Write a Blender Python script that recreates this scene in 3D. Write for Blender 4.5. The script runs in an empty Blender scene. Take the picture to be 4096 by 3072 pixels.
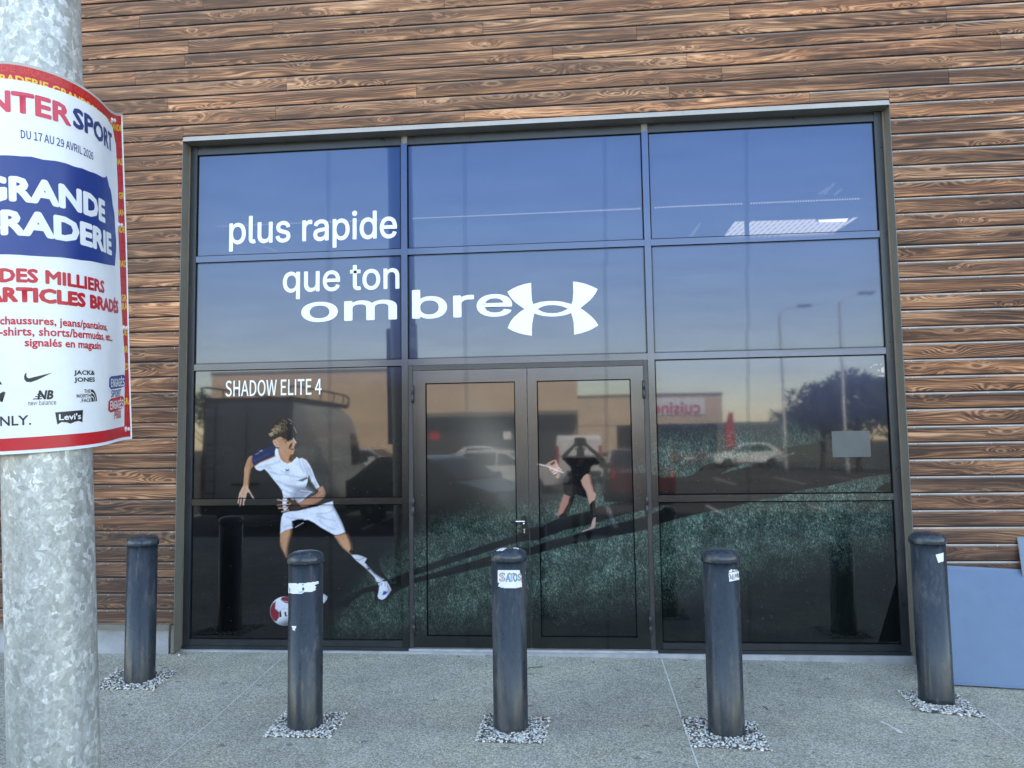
import bpy, bmesh, math, random, os
import numpy as np
from mathutils import Vector, Matrix, Euler

S = bpy.context.scene
COL = S.collection
R = math.radians
rng = random.Random(11)

# ------------------------------------------------------------------ camera
CAM = np.array([3.0959, -5.8154, 1.6401])
FPX = 3006.74                                  # focal length in pixels of the 4096 px wide photograph
EUL = (R(94.34898), R(0.87205), R(5.07061))
cam_d = bpy.data.cameras.new('camera')
cam_d.sensor_width = 36.0
cam_d.lens = 36.0 * FPX / 4096.0
cam_d.clip_start = 0.02
cam_d.clip_end = 2000.0
cam = bpy.data.objects.new('camera', cam_d)
COL.objects.link(cam)
cam.location = CAM
cam.rotation_euler = EUL
S.camera = cam
S.render.resolution_x, S.render.resolution_y = 1024, 768
RM = np.array(Euler(EUL, 'XYZ').to_matrix())

# ------------------------------------------------------------------ world, sun, exposure
SUN_EL, SUN_AZ = R(42), R(12)                  # sun stands behind the shop: the front is in its shade
W = bpy.data.worlds.new('World')
S.world = W
W.use_nodes = True
wn = W.node_tree.nodes
sky = wn.new('ShaderNodeTexSky')
sky.sky_type = 'NISHITA'
sky.sun_disc = False
sky.sun_elevation = SUN_EL
sky.sun_rotation = SUN_AZ
sky.air_density = 1.0
sky.dust_density = 0.3
sky.ozone_density = 1.5
wn['Background'].inputs['Strength'].default_value = 0.15
wb = wn.new('ShaderNodeMix')                   # white balance for open shade
wb.data_type = 'RGBA'; wb.blend_type = 'MULTIPLY'
wb.inputs[0].default_value = 1.0
wb.inputs[7].default_value = (1.13, 1.0, 0.87, 1)
W.node_tree.links.new(sky.outputs[0], wb.inputs[6])
W.node_tree.links.new(wb.outputs[2], wn['Background'].inputs[0])
sl = bpy.data.lights.new('sun', 'SUN')
sl.energy = 3.6
sl.angle = R(0.53)
sl.color = (1.0, 0.90, 0.76)
sun = bpy.data.objects.new('sun', sl)
COL.objects.link(sun)
sd = Vector((math.sin(SUN_AZ) * math.cos(SUN_EL), math.cos(SUN_AZ) * math.cos(SUN_EL), math.sin(SUN_EL)))
sun.rotation_euler = (-sd).to_track_quat('-Z', 'Y').to_euler()
sun.location = (0, 20, 40)
S.view_settings.view_transform = 'Standard'
S.view_settings.look = 'None'
S.view_settings.exposure = 2.45
S.view_settings.gamma = 1.0
S.cycles.max_bounces = 8
S.cycles.use_denoising = True

# ------------------------------------------------------------------ node helpers
class NT:
    def __init__(s, name):
        s.m = bpy.data.materials.new(name)
        s.m.use_nodes = True
        s.t = s.m.node_tree
        s.p = s.t.nodes['Principled BSDF']
    def n(s, typ, **kw):
        nd = s.t.nodes.new(typ)
        for k, v in kw.items():
            setattr(nd, k, v)
        return nd
    def l(s, a, b):
        s.t.links.new(a, b)
    def put(s, nd, idx, v):
        if hasattr(v, 'is_output'):
            s.l(v, nd.inputs[idx])
        elif v is not None:
            nd.inputs[idx].default_value = v
    def math(s, op, a, b=None, c=None, clamp=False):
        nd = s.n('ShaderNodeMath', operation=op, use_clamp=clamp)
        for i, v in enumerate((a, b, c)):
            s.put(nd, i, v)
        return nd.outputs[0]
    def vmath(s, op, a, b=None):
        nd = s.n('ShaderNodeVectorMath', operation=op)
        s.put(nd, 0, a); s.put(nd, 1, b)
        return nd.outputs[0]
    def mix(s, f, a, b, blend='MIX'):
        nd = s.n('ShaderNodeMix', data_type='RGBA', blend_type=blend)
        s.put(nd, 0, f); s.put(nd, 6, a if hasattr(a, 'is_output') else (*a, 1)); s.put(nd, 7, b if hasattr(b, 'is_output') else (*b, 1))
        return nd.outputs[2]
    def ramp(s, f, stops, interp='LINEAR'):
        nd = s.n('ShaderNodeValToRGB')
        cr = nd.color_ramp
        cr.interpolation = interp
        while len(cr.elements) < len(stops):
            cr.elements.new(0.5)
        for e, (p, c) in zip(cr.elements, stops):
            e.position = p
            e.color = (*c, 1) if len(c) == 3 else c
        s.put(nd, 0, f)
        return nd.outputs[0]
    def rng(s, v, a, b, c=0.0, d=1.0, smooth=False):
        nd = s.n('ShaderNodeMapRange', interpolation_type='SMOOTHSTEP' if smooth else 'LINEAR')
        s.put(nd, 0, v)
        for i, x in enumerate((a, b, c, d)):
            nd.inputs[i + 1].default_value = x
        return nd.outputs[0]
    def noise(s, vec, scale, detail=3.0, rough=0.55, dist=0.0, dim='3D'):
        nd = s.n('ShaderNodeTexNoise', noise_dimensions=dim)
        s.put(nd, 'Vector', vec)
        nd.inputs['Scale'].default_value = scale
        nd.inputs['Detail'].default_value = detail
        nd.inputs['Roughness'].default_value = rough
        nd.inputs['Distortion'].default_value = dist
        return nd
    def vor(s, vec, scale, feature='F1', dim='3D', rand=1.0):
        nd = s.n('ShaderNodeTexVoronoi', feature=feature, voronoi_dimensions=dim)
        s.put(nd, 'Vector', vec)
        nd.inputs['Scale'].default_value = scale
        nd.inputs['Randomness'].default_value = rand
        return nd
    def pos(s):
        return s.n('ShaderNodeTexCoord').outputs['Object']
    def scaled(s, v, sc, off=(0, 0, 0)):
        nd = s.n('ShaderNodeMapping')
        s.put(nd, 0, v)
        nd.inputs['Scale'].default_value = sc
        nd.inputs['Location'].default_value = off
        return nd.outputs[0]
    def sep(s, v):
        nd = s.n('ShaderNodeSeparateXYZ')
        s.put(nd, 0, v)
        return nd.outputs
    def comb(s, x, y, z):
        nd = s.n('ShaderNodeCombineXYZ')
        for i, v in enumerate((x, y, z)):
            s.put(nd, i, v)
        return nd.outputs[0]
    def attr(s, name):
        return s.n('ShaderNodeAttribute', attribute_name=name)
    def bump(s, h, strength=0.3, dist=0.01):
        nd = s.n('ShaderNodeBump')
        nd.inputs['Strength'].default_value = strength
        nd.inputs['Distance'].default_value = dist
        s.put(nd, 'Height', h)
        s.l(nd.outputs[0], s.p.inputs['Normal'])
    def set(s, col=None, rough=None, metal=None, spec=None, ior=None, emit=None, estr=None, coat=None, croug=None):
        for k, v in (('Base Color', col), ('Roughness', rough), ('Metallic', metal), ('Specular IOR Level', spec), ('IOR', ior),
                     ('Emission Color', emit), ('Emission Strength', estr), ('Coat Weight', coat), ('Coat Roughness', croug)):
            if v is None:
                continue
            if isinstance(v, tuple) and len(v) == 3:
                v = (*v, 1)
            s.put(s.p, k, v)
        return s.m

def lin(r, g, b):
    f = lambda c: (c / 255) / 12.92 if c / 255 <= 0.04045 else ((c / 255 + 0.055) / 1.055) ** 2.4
    return (f(r), f(g), f(b))

def plain(name, col, rough=0.5, metal=0.0, spec=0.5, var=0.12, scale=12.0, coat=0.0, bump=0.0):
    t = NT(name)
    p = t.pos()
    nz = t.noise(p, scale, 4)
    f = t.rng(nz.outputs[0], 0.3, 0.7, 1 - var, 1 + var)
    c = t.vmath('MULTIPLY', (*col,), t.comb(f, f, f))
    t.set(col=c, rough=rough, metal=metal, spec=spec, coat=coat, croug=0.08)
    t.l(t.rng(nz.outputs[0], 0.3, 0.7, max(0.02, rough - 0.07), min(1, rough + 0.07)), t.p.inputs['Roughness'])
    if bump:
        t.bump(t.noise(p, scale * 6, 4).outputs[0], bump, 0.004)
    return t.m

def emitter(name, col, strength):
    t = NT(name)
    return t.set(col=col, rough=0.4, emit=col, estr=strength)

# ------------------------------------------------------------------ mesh helpers
class MB:
    def __init__(s):
        s.v, s.f, s.mi, s.sm = [], [], [], []
        s.k = 0
    def add(s, vs, fs, mi=0, smooth=False):
        o = len(s.v)
        s.v += [tuple(v) for v in vs]
        for f in fs:
            s.f.append(tuple(o + i for i in f)); s.mi.append(mi); s.sm.append(smooth)
        return s
    def box(s, x0, x1, y0, y1, z0, z1, mi=0, M=None, bev=0.0):
        if bev > 0:
            b = min(bev, (x1 - x0) / 3, (y1 - y0) / 3, (z1 - z0) / 3)
            bm = bmesh.new()
            bmesh.ops.create_cube(bm, size=1)
            for v in bm.verts:
                v.co = Vector(((x0 + x1) / 2 + v.co.x * (x1 - x0), (y0 + y1) / 2 + v.co.y * (y1 - y0), (z0 + z1) / 2 + v.co.z * (z1 - z0)))
            bmesh.ops.bevel(bm, geom=bm.edges[:], offset=b, segments=2, affect='EDGES')
            bm.verts.index_update()
            vs = [v.co.copy() for v in bm.verts]
            fs = [[v.index for v in f.verts] for f in bm.faces]
            bm.free()
        else:
            vs = [Vector((x, y, z)) for z in (z0, z1) for y in (y0, y1) for x in (x0, x1)]
            fs = [(0, 2, 3, 1), (4, 5, 7, 6), (0, 1, 5, 4), (2, 6, 7, 3), (0, 4, 6, 2), (1, 3, 7, 5)]
        if M:
            vs = [M @ v for v in vs]
        return s.add(vs, fs, mi)
    def lathe(s, prof, n=32, c=(0, 0), mi=0, smooth=True, M=None):
        vs = []
        for r, z in prof:
            for i in range(n):
                a = 2 * math.pi * i / n
                v = Vector((c[0] + r * math.cos(a), c[1] + r * math.sin(a), z))
                vs.append(M @ v if M else v)
        fs = []
        for j in range(len(prof) - 1):
            for i in range(n):
                fs.append((j * n + i, j * n + (i + 1) % n, (j + 1) * n + (i + 1) % n, (j + 1) * n + i))
        fs.append(tuple(range(n))[::-1])
        fs.append(tuple((len(prof) - 1) * n + i for i in range(n)))
        s.add(vs, fs[:-2], mi, smooth)
        o = len(s.v) - len(vs)
        for f in fs[-2:]:
            s.f.append(tuple(o + i for i in f)); s.mi.append(mi); s.sm.append(False)
        return s
    def tube(s, pts, r, n=8, mi=0, cap=True):
        pts = [Vector(p) for p in pts]
        rs = r if isinstance(r, (list, tuple)) else [r] * len(pts)
        vs, fs = [], []
        up = Vector((0, 0, 1))
        for i, p in enumerate(pts):
            d = (pts[min(i + 1, len(pts) - 1)] - pts[max(i - 1, 0)]).normalized()
            a = d.cross(up)
            if a.length < 1e-3:
                a = d.cross(Vector((1, 0, 0)))
            a.normalize()
            b = d.cross(a)
            for k in range(n):
                t = 2 * math.pi * k / n
                vs.append(p + (a * math.cos(t) + b * math.sin(t)) * rs[i])
        for i in range(len(pts) - 1):
            for k in range(n):
                fs.append((i * n + k, i * n + (k + 1) % n, (i + 1) * n + (k + 1) % n, (i + 1) * n + k))
        s.add(vs, fs, mi, True)
        if cap:
            s.add(vs[:n], [tuple(range(n))], mi); s.add(vs[-n:], [tuple(range(n))[::-1]], mi)
        return s
    def prism(s, poly, y0, y1, mi=0, M=None, flare=None):
        """poly in (x, z); extruded along y."""
        n = len(poly)
        vs = [Vector((x, y0, z)) for x, z in poly] + [Vector((x, y1, z)) for x, z in poly]
        if M:
            vs = [M @ v for v in vs]
        fs = [tuple(range(n)), tuple(range(2 * n - 1, n - 1, -1))]
        for i in range(n):
            fs.append((i, n + i, n + (i + 1) % n, (i + 1) % n))
        return s.add(vs, fs, mi)
    def make(s, name, mats, parent=None, fix=True):
        me = bpy.data.meshes.new(name)
        me.from_pydata(s.v, [], s.f)
        for m in (mats if isinstance(mats, (list, tuple)) else [mats]):
            me.materials.append(m)
        me.polygons.foreach_set('material_index', s.mi)
        me.polygons.foreach_set('use_smooth', s.sm)
        if fix:
            bm = bmesh.new(); bm.from_mesh(me)
            bmesh.ops.recalc_face_normals(bm, faces=bm.faces[:])
            bm.to_mesh(me); bm.free()
        me.update()
        return link(name, me, parent)

def link(name, me, parent=None):
    o = bpy.data.objects.new(name, me)
    COL.objects.link(o)
    if parent is not None:
        o.parent = parent
        o.matrix_parent_inverse = Matrix.Identity(4)
        o.location = (0, 0, 0)
    return o

def tag(o, label=None, cat=None, group=None, kind=None):
    if label: o['label'] = label
    if cat: o['category'] = cat
    if group: o['group'] = group
    if kind: o['kind'] = kind
    return o

def thing(name, label, cat, loc=(0, 0, 0), rz=0.0, group=None):
    o = bpy.data.objects.new(name, None)
    o.empty_display_size = 0.2
    COL.objects.link(o)
    o.location = loc
    o.rotation_euler = (0, 0, rz)
    return tag(o, label, cat, group)

def copy_tree(o, parent=None):
    c = o.copy()
    COL.objects.link(c)
    if parent is not None:
        c.parent = parent
    for ch in list(o.children):
        copy_tree(ch, c)
    return c

# ------------------------------------------------------------------ text
FONTS = {}
for _k, _fn in (('inter', 'Inter.woff2'), ('noto', 'Noto Sans CJK Regular.woff2')):
    try:                                       # fonts that come with Blender; the built-in one otherwise
        _fp = os.path.join(bpy.utils.system_resource('DATAFILES'), 'fonts', _fn)
        if os.path.exists(_fp):
            FONTS[_k] = bpy.data.fonts.load(_fp)
    except Exception:
        pass
_tc = {}
def text_poly(txt, weight=0.0, res=3, font='bf'):
    """flat lettering normalised to the box 0..1 x 0..1 of its ink: (verts Nx2, faces, layer number of every vertex).
    weight emboldens by laying shifted copies of the letters over each other, each on its own layer"""
    key = (txt, round(weight, 4), res, font)
    if key in _tc:
        return _tc[key]
    cu = bpy.data.curves.new('lettering', 'FONT')
    cu.body = txt
    if FONTS.get(font): cu.font = FONTS[font]
    cu.size = 1.0
    cu.resolution_u = res
    cu.fill_mode = 'BOTH'
    o = bpy.data.objects.new('lettering', cu)
    COL.objects.link(o)
    bpy.context.view_layer.update()
    me = bpy.data.meshes.new_from_object(o.evaluated_get(bpy.context.evaluated_depsgraph_get()))
    v = np.array([p.co[:2] for p in me.vertices])
    f = [tuple(p.vertices) for p in me.polygons]
    bpy.data.objects.remove(o); bpy.data.curves.remove(cu); bpy.data.meshes.remove(me)
    h = v[:, 1].max() - v[:, 1].min()
    V, F, Ly = [v], list(f), [np.zeros(len(v))]
    if weight > 0:
        k = 8 if weight < 0.03 else 12
        for i in range(k):
            a = 2 * math.pi * i / k
            n = sum(len(q) for q in V)
            F += [tuple(n + j for j in q) for q in f]
            V.append(v + weight * h * np.array([math.cos(a), math.sin(a)])); Ly.append(np.full(len(v), i + 1.0))
    v = np.concatenate(V)
    lo, hi = v.min(0), v.max(0)
    _tc[key] = ((v - lo) / (hi - lo), F, np.concatenate(Ly))
    return _tc[key]

def shape_mesh(name, v3, faces, mat, parent):
    me = bpy.data.meshes.new(name)
    me.from_pydata([tuple(p) for p in v3], [], faces)
    me.materials.append(mat)
    me.update()
    return link(name, me, parent)

# ------------------------------------------------------------------ photograph pixel <-> facade plane (the film print was surveyed on the photograph)
def px_of(x, y, z):
    d = np.stack([np.asarray(x) - CAM[0], np.asarray(y) - CAM[1] + 0 * np.asarray(x), np.asarray(z) - CAM[2]], -1) @ RM
    return 2048 + FPX * d[..., 0] / -d[..., 2], 1536 - FPX * d[..., 1] / -d[..., 2]
def at_plane(px, py, y=0.018):
    d = RM @ np.array([(px - 2048) / FPX, -(py - 1536) / FPX, -1.0])
    t = (y - CAM[1]) / d[1]
    q = CAM + t * d
    return q[0], q[2]

# ------------------------------------------------------------------ the picture printed on the window film, plus painted sky reflection and haze
class Canvas:
    def __init__(s, px, py):
        s.x, s.y = px, py
        n = len(px)
        s.rgb = np.stack([np.interp(py, [500, 950, 1420, 1560, 1850, 2030, 2200], q) for q in ((0.032, 0.046, 0.050, 0.030, 0.020, 0.007, 0.003), (0.074, 0.080, 0.056, 0.027, 0.018, 0.007, 0.0035), (0.215, 0.190, 0.092, 0.027, 0.016, 0.007, 0.004))], 1)  # blue print gradient, with reflected sky blue and milky haze mixed in
        hz = (sst(px, 1640, 1700) * sst(-px, -2600, -2480) * sst(py, 1460, 1600) * sst(-py, -2140, -1960))[:, None]  # milky reflection haze of the door glass put into the base colour
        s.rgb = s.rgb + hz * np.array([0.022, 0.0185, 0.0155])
        door_haze = np.exp(-(((px - 1990 - (py - 1850) * 0.30) / 95.0) ** 2 + ((py - 1850) / 190.0) ** 2))[:, None] * (px > 1690)[:, None] * (px < 2064)[:, None]  # pale haze over the left door glass added to the base colour
        s.rgb = s.rgb + door_haze * np.array([0.105, 0.092, 0.074])
        rb = (sst(px, 2600, 2660) * sst(-py, -1800, -1560))[:, None] * (py > 1400)[:, None]  # lavender of the reflected sky painted into the right bay's print
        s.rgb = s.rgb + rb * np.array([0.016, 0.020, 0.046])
        s.grass = np.zeros(n)
        s.gloss = np.ones(n)
        s.glow = np.zeros(n)
    def _sel(s, pts, m):
        lo, hi = pts.min(0) - m, pts.max(0) + m
        return np.nonzero((s.x > lo[0]) & (s.x < hi[0]) & (s.y > lo[1]) & (s.y < hi[1]))[0]
    @staticmethod
    def _dist(x, y, a, b):
        d = b - a
        L = max((d ** 2).sum(), 1e-9)
        t = np.clip(((x - a[0]) * d[0] + (y - a[1]) * d[1]) / L, 0, 1)
        return np.hypot(x - a[0] - t * d[0], y - a[1] - t * d[1])
    def alpha(s, pts, soft=1.5):
        pts = np.array(pts, float)
        out = np.zeros(len(s.x))
        i = s._sel(pts, soft + 2)
        if not len(i):
            return out
        x, y = s.x[i], s.y[i]
        ins = np.zeros(len(i), bool)
        dm = np.full(len(i), 1e9)
        for k in range(len(pts)):
            a, b = pts[k], pts[(k + 1) % len(pts)]
            dm = np.minimum(dm, s._dist(x, y, a, b))
            c = (a[1] > y) != (b[1] > y)
            if c.any():
                xi = (b[0] - a[0]) * (y - a[1]) / (b[1] - a[1] + 1e-12) + a[0]
                ins ^= c & (x < xi)
        sd = np.where(ins, -dm, dm)
        out[i] = np.clip(0.5 - sd / (2 * soft), 0, 1)
        return out
    def lay(s, al, col, keep=False):
        s.rgb = s.rgb * (1 - al[:, None]) + al[:, None] * np.array(col)
        if not keep:
            s.grass *= 1 - al
    def poly(s, pts, col, soft=1.5, a=1.0):
        s.lay(s.alpha(pts, soft) * a, col)
    def stroke(s, pts, w, col, soft=1.5, a=1.0):
        pts = np.array(pts, float)
        i = s._sel(pts, w + soft + 2)
        if not len(i):
            return
        d = np.full(len(i), 1e9)
        for k in range(len(pts) - 1):
            d = np.minimum(d, s._dist(s.x[i], s.y[i], pts[k], pts[k + 1]))
        al = np.zeros(len(s.x))
        al[i] = np.clip(0.5 - (d - w / 2) / (2 * soft), 0, 1) * a
        s.lay(al, col)

def sst(v, a, b):
    t = np.clip((v - a) / (b - a + 1e-9), 0, 1)
    return t * t * (3 - 2 * t)

T6 = lambda pts: [(700 + x / 2.3532, 1480 + y / 2.3532) for x, y in pts]
TB = lambda pts: [(1040 + x / 3.687, 2020 + y / 3.687) for x, y in pts]
TF = lambda pts: [(2100 + x / 3.606, 1700 + y / 3.606) for x, y in pts]

LONG_SHADOW = [(1512,2332),(1550,2318),(1634,2286),(1660,2274),(1869,2203),(2078,2135),(2120,2112),(2168,2105),(2235,2072),(2355,2044),(2420,2015),(2405,1960),(2437,1895),(2524,1890),(2606,1893),(2647,1909),(2748,1906),(2773,1897),(2806,1870),(2833,1855),(2886,1844),(2912,1835),(2948,1835),(3010,1848),(3059,1846),(3081,1835),(3107,1808),(3120,1795),(3160,1786),(3240,1775),(3302,1764),(3276,1731),(3240,1693),(3229,1658),(3240,1560),(3650,1560),(3650,1882),(3559,1895),(3462,1910),(3329,1941),(3240,1955),(3174,1968),(3107,1990),(3001,2008),(2926,2030),(2841,2045),(2731,2070),(2620,2101),(2594,2117),(2512,2135),(2318,2169),(2123,2221),(1966,2262),(1660,2333),(1634,2343),(1585,2367),(1547,2400),(1500,2400),(1500,2350)]
LIT_STRIP = [(1640,2316),(1660,2301),(1869,2233),(2078,2167),(2120,2162),(2150,2160),(2260,2120),(2363,2097),(2500,2058),(2570,2043),(2620,2030),(2662,2024),(2650,2036),(2620,2049),(2570,2068),(2500,2085),(2377,2116),(2260,2150),(2211,2158),(2150,2180),(2120,2190),(2078,2188),(1869,2251),(1660,2312)]
LIT_BITS = [[(2886,1895),(2921,1875),(2974,1855),(3010,1853),(3005,1866),(2988,1868),(2930,1881)], [(3400,1580),(3400,1649),(3448,1689),(3460,1640),(3462,1580)], [(3105,1831),(3130,1822),(3180,1808),(3175,1818),(3120,1833)], [(2402,2008),(2474,2009),(2402,2026)]]
FOOT_SHADOW = [(1540,2330),(1512,2338),(1447,2354),(1365,2400),(1330,2427),(1346,2438),(1387,2427),(1420,2394),(1463,2372),(1512,2362),(1570,2350)]
BLOB = [(3500,1962),(3515,1950),(3541,1930),(3580,1925),(3580,1968)]

def paint(px, py):
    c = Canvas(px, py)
    # --- grass, its light and its long shadow
    yt = np.interp(px, [1230, 1300, 1400, 1560, 1700, 1900, 2200, 2400, 2600], [2560, 2470, 2330, 2170, 2060, 1985, 1955, 1900, 1800])
    top = sst(py, yt - 20, yt + 150)
    right = sst(py, 1640, 1860) * sst(px, 2560, 2660)
    y0 = np.interp(px, [1300, 1900, 2200, 2600, 2900, 3300, 3620], [2460, 2380, 2280, 2190, 2120, 2050, 1990])
    y1 = np.interp(px, [1300, 1900, 2200, 2600, 2900, 3300, 3620], [2640, 2580, 2540, 2500, 2410, 2340, 2280])
    g = np.maximum(top, right) * (1 - 0.94 * sst(py, y0, y1))
    wob = np.sin(px / 61.0 + py / 37.0) * np.sin(px / 113.0 - py / 71.0) + 0.6 * np.sin(px / 29.0 + 1.3 * np.sin(py / 41.0))
    g *= 0.80 + 0.20 * np.clip(wob, -1.2, 1.2)
    g *= np.interp(px, [1250, 1500, 1800, 2300, 2900, 3400, 3620], [0.36, 0.50, 0.58, 0.74, 0.78, 0.70, 0.50])
    g *= sst(px, 1230, 1420)
    sh = c.alpha(LONG_SHADOW, 3)
    sh *= 1 - c.alpha(LIT_STRIP, 3)
    for b in LIT_BITS:
        sh *= 1 - c.alpha(b, 2.5)
    sh = np.maximum(sh, np.maximum(c.alpha(FOOT_SHADOW, 5), c.alpha(BLOB, 3)))
    c.grass = np.clip(g, 0, 1.2) * (1 - 0.97 * sh)
    # --- opponent bending behind
    skin2 = (0.40, 0.225, 0.165)
    c.poly(TF([(470,560),(560,470),(1000,470),(1080,540),(1000,630),(900,700),(850,730),(820,790),(880,960),(900,1060),(740,1000),(650,1030),(560,990),(550,800),(540,700)]), (0.008,0.008,0.009), 2, 0.95)  # dark shirt, partly the standing person's dark reflection painted in
    c.poly(TF([(560,1130),(700,1010),(720,1030),(660,1200),(605,1325),(470,1330)]), (0.012,0.009,0.008), 2)
    c.poly(TF([(560,995),(640,1030),(622,1130),(580,1200),(545,1265),(470,1325),(482,1240),(515,1130)]), (0.30,0.14,0.105), 2)
    c.poly(TF([(850,735),(890,705),(950,720),(962,830),(1000,960),(1025,1000),(1005,1080),(960,1110),(932,1150),(915,1090),(900,1010),(880,950),(830,870),(808,800)]), skin2, 2)
    c.stroke(TF([(945,720),(962,830),(1000,950)]), 10, (0.06,0.03,0.02), 5, 0.8)
    c.poly(TF([(932,1150),(960,1110),(1010,1075),(1020,1200),(1030,1330),(950,1300)]), (0.012,0.009,0.008), 2)
    c.poly(TF([(990,1340),(1020,1330),(1016,1430),(1000,1480),(960,1500),(820,1542),(830,1525),(930,1490),(955,1460),(965,1400)]), (0.36,0.23,0.20), 1.5)
    c.stroke(TF([(870,1532),(945,1506)]), 2, (0.05,0.03,0.025), 1, 0.7)
    c.poly(TF([(300,570),(330,545),(400,510),(440,500),(455,520),(470,560),(482,600),(540,650),(500,665),(503,720),(490,760),(470,775),(440,745),(420,720),(405,700),(375,670),(355,640),(345,600)]), skin2, 1.5)
    c.poly(TF([(360,560),(420,520),(440,545),(400,575),(370,580)]), (0.03,0.02,0.02), 2, 0.85)
    c.poly(TF([(372,655),(392,640),(400,665),(385,672)]), (0.05,0.02,0.02), 1.5, 0.9)
    c.poly(TF([(403,692),(440,672),(462,700),(456,738),(430,742)]), (0.10,0.02,0.02), 1.5)
    c.stroke(TF([(415,702),(445,690)]), 3.2, (0.7,0.62,0.58), 1)
    c.poly(TF([(470,640),(510,640),(505,720),(490,760),(470,772),(465,720)]), (0.10,0.05,0.04), 3, 0.6)
    c.stroke(TF([(190,565),(300,588),(400,628),(550,687)]), 4.5, (0.55,0.46,0.46), 1.5, 0.85)
    # --- hand of the shadow at the far right pane edge
    c.poly([(3512,1477),(3519,1482),(3521,1484),(3512,1483)], (0.5,0.36,0.36), 1.5)
    c.poly([(3525,1475),(3534,1466),(3536,1490),(3530,1489),(3524,1484)], (0.55,0.38,0.38), 1.5)
    c.poly([(3510,1502),(3536,1500),(3536,1507),(3522,1505)], (0.55,0.38,0.38), 1.5)
    for q in ((3484,1468),(3494,1461),(3501,1457),(3508,1458),(3523,1457)):
        c.poly([(q[0]-2,q[1]+1),(q[0]+1,q[1]-3),(q[0]+3,q[1]-1),(q[0],q[1]+3)], (0.5,0.5,0.52), 1.2)
    # --- footballer
    skin, skd, wht, navy = (0.42,0.215,0.115), (0.15,0.06,0.032), (0.60,0.62,0.70), (0.020,0.024,0.070)
    # running leg with sock and boot
    c.poly(TB([(1262,400),(1330,470),(1500,570),(1600,650),(1700,800),(1800,980),(1910,1120),(1830,1100),(1700,1010),(1600,900),(1550,850),(1575,790),(1440,735),(1350,735),(1300,690)]), (0.004,0.004,0.005), 3)
    c.poly(TB([(1095,455),(1130,455),(1262,410),(1300,490),(1335,580),(1338,650),(1310,690),(1360,735),(1300,700),(1230,640),(1170,570),(1120,490)]), skin, 2)
    c.stroke(TB([(1285,440),(1335,560),(1350,650)]), 9, skd, 5, 0.7)
    c.stroke(TB([(1130,490),(1230,635),(1340,728)]), 5, (0.12,0.06,0.04), 3, 0.7)
    c.poly(TB([(1350,735),(1440,735),(1530,765),(1575,790),(1540,850),(1590,900),(1680,1000),(1800,1080),(1830,1095),(1760,1140),(1720,1130),(1690,1060),(1640,1010),(1560,930),(1450,840),(1390,790)]), (0.52,0.53,0.60), 2)
    c.stroke(TB([(1390,790),(1470,815),(1540,770)]), 3, (0.10,0.10,0.12), 1.5, 0.8)
    c.stroke(TB([(1590,905),(1690,1005),(1800,1082)]), 9, (0.02,0.02,0.025), 5, 0.85)
    c.poly(TB([(1565,940),(1600,930),(1630,945),(1600,958)]), (0.02,0.02,0.02), 1.5)
    c.poly(TB([(1740,1160),(1790,1125),(1870,1130),(1900,1180),(1935,1250),(1900,1310),(1850,1370),(1800,1398),(1750,1380),(1735,1340),(1750,1280),(1760,1200)]), (0.60,0.62,0.70), 2)
    c.poly(TB([(1800,1330),(1825,1265),(1885,1280),(1850,1325)]), (0.035,0.06,0.30), 2)
    for a, b in (((1770,1150),(1740,1245)), ((1800,1140),(1790,1190)), ((1840,1140),(1850,1200)), ((1870,1150),(1885,1210))):
        c.stroke(TB([a, b]), 3, (0.05,0.05,0.06), 1.5, 0.8)
    c.poly(TB([(1880,1190),(1935,1250),(1905,1305),(1870,1350),(1880,1270)]), (0.08,0.09,0.12), 4, 0.6)
    # standing leg and boot behind the bollard
    c.poly(TB([(300,420),(370,378),(475,345),(470,420),(440,520),(415,620),(408,790),(385,775),(340,680),(305,610),(295,540)]), skin, 2)
    c.stroke(TB([(470,350),(462,430),(430,540),(410,640),(405,780)]), 11, (0.03,0.015,0.01), 6, 0.9)
    c.stroke(TB([(300,560),(330,660),(385,765)]), 5, skd, 4, 0.7)
    c.poly(TB([(938,1310),(990,1350),(985,1390),(940,1450),(900,1400)]), (0.48,0.50,0.56), 2)
    c.stroke(TB([(945,1330),(975,1360),(960,1400)]), 3, (0.1,0.1,0.12), 2, 0.7)
    # shorts
    c.poly(TB([(345,120),(320,180),(308,260),(300,420),(370,375),(480,340),(510,270),(580,230),(710,215),(800,260),(900,330),(1080,430),(1130,450),(1262,400),(1220,280),(1150,130),(1085,20),(1070,-55),(980,-30),(850,20),(700,50),(560,88),(420,98)]), (0.60,0.62,0.72), 2)
    c.poly(TB([(470,235),(560,205),(640,205),(660,255),(560,285),(500,335),(470,320)]), (0.004,0.004,0.005), 3)
    c.stroke(TB([(520,330),(640,262)]), 2, (0.5,0.5,0.56), 1.2, 0.8)
    c.stroke(TB([(1095,20),(1165,150),(1230,280),(1275,400)]), 12, (0.01,0.01,0.012), 7, 0.9)
    c.stroke(TB([(712,110),(714,215)]), 2, (0.75,0.75,0.8), 1)
    c.stroke(TB([(1095,452),(1180,440),(1262,405)]), 3, (0.14,0.03,0.03), 1.5)
    for q in ([(840,160),(960,200),(1100,230)], [(850,130),(1000,120),(1090,70)], [(380,170),(450,200),(520,190)], [(360,330),(420,300),(480,290)], [(880,240),(1000,330),(1100,360)]):
        c.stroke(TB(q), 4, (0.24,0.25,0.32), 4, 0.55)
    # shirt
    c.poly(T6([(720,800),(755,778),(820,745),(900,718),(950,712),(955,770),(950,812),(890,830),(800,872),(748,908),(725,880),(715,840)]), navy, 1.5)
    c.stroke(T6([(760,795),(790,780)]), 3, (0.25,0.27,0.4), 1.5, 0.7)
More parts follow.
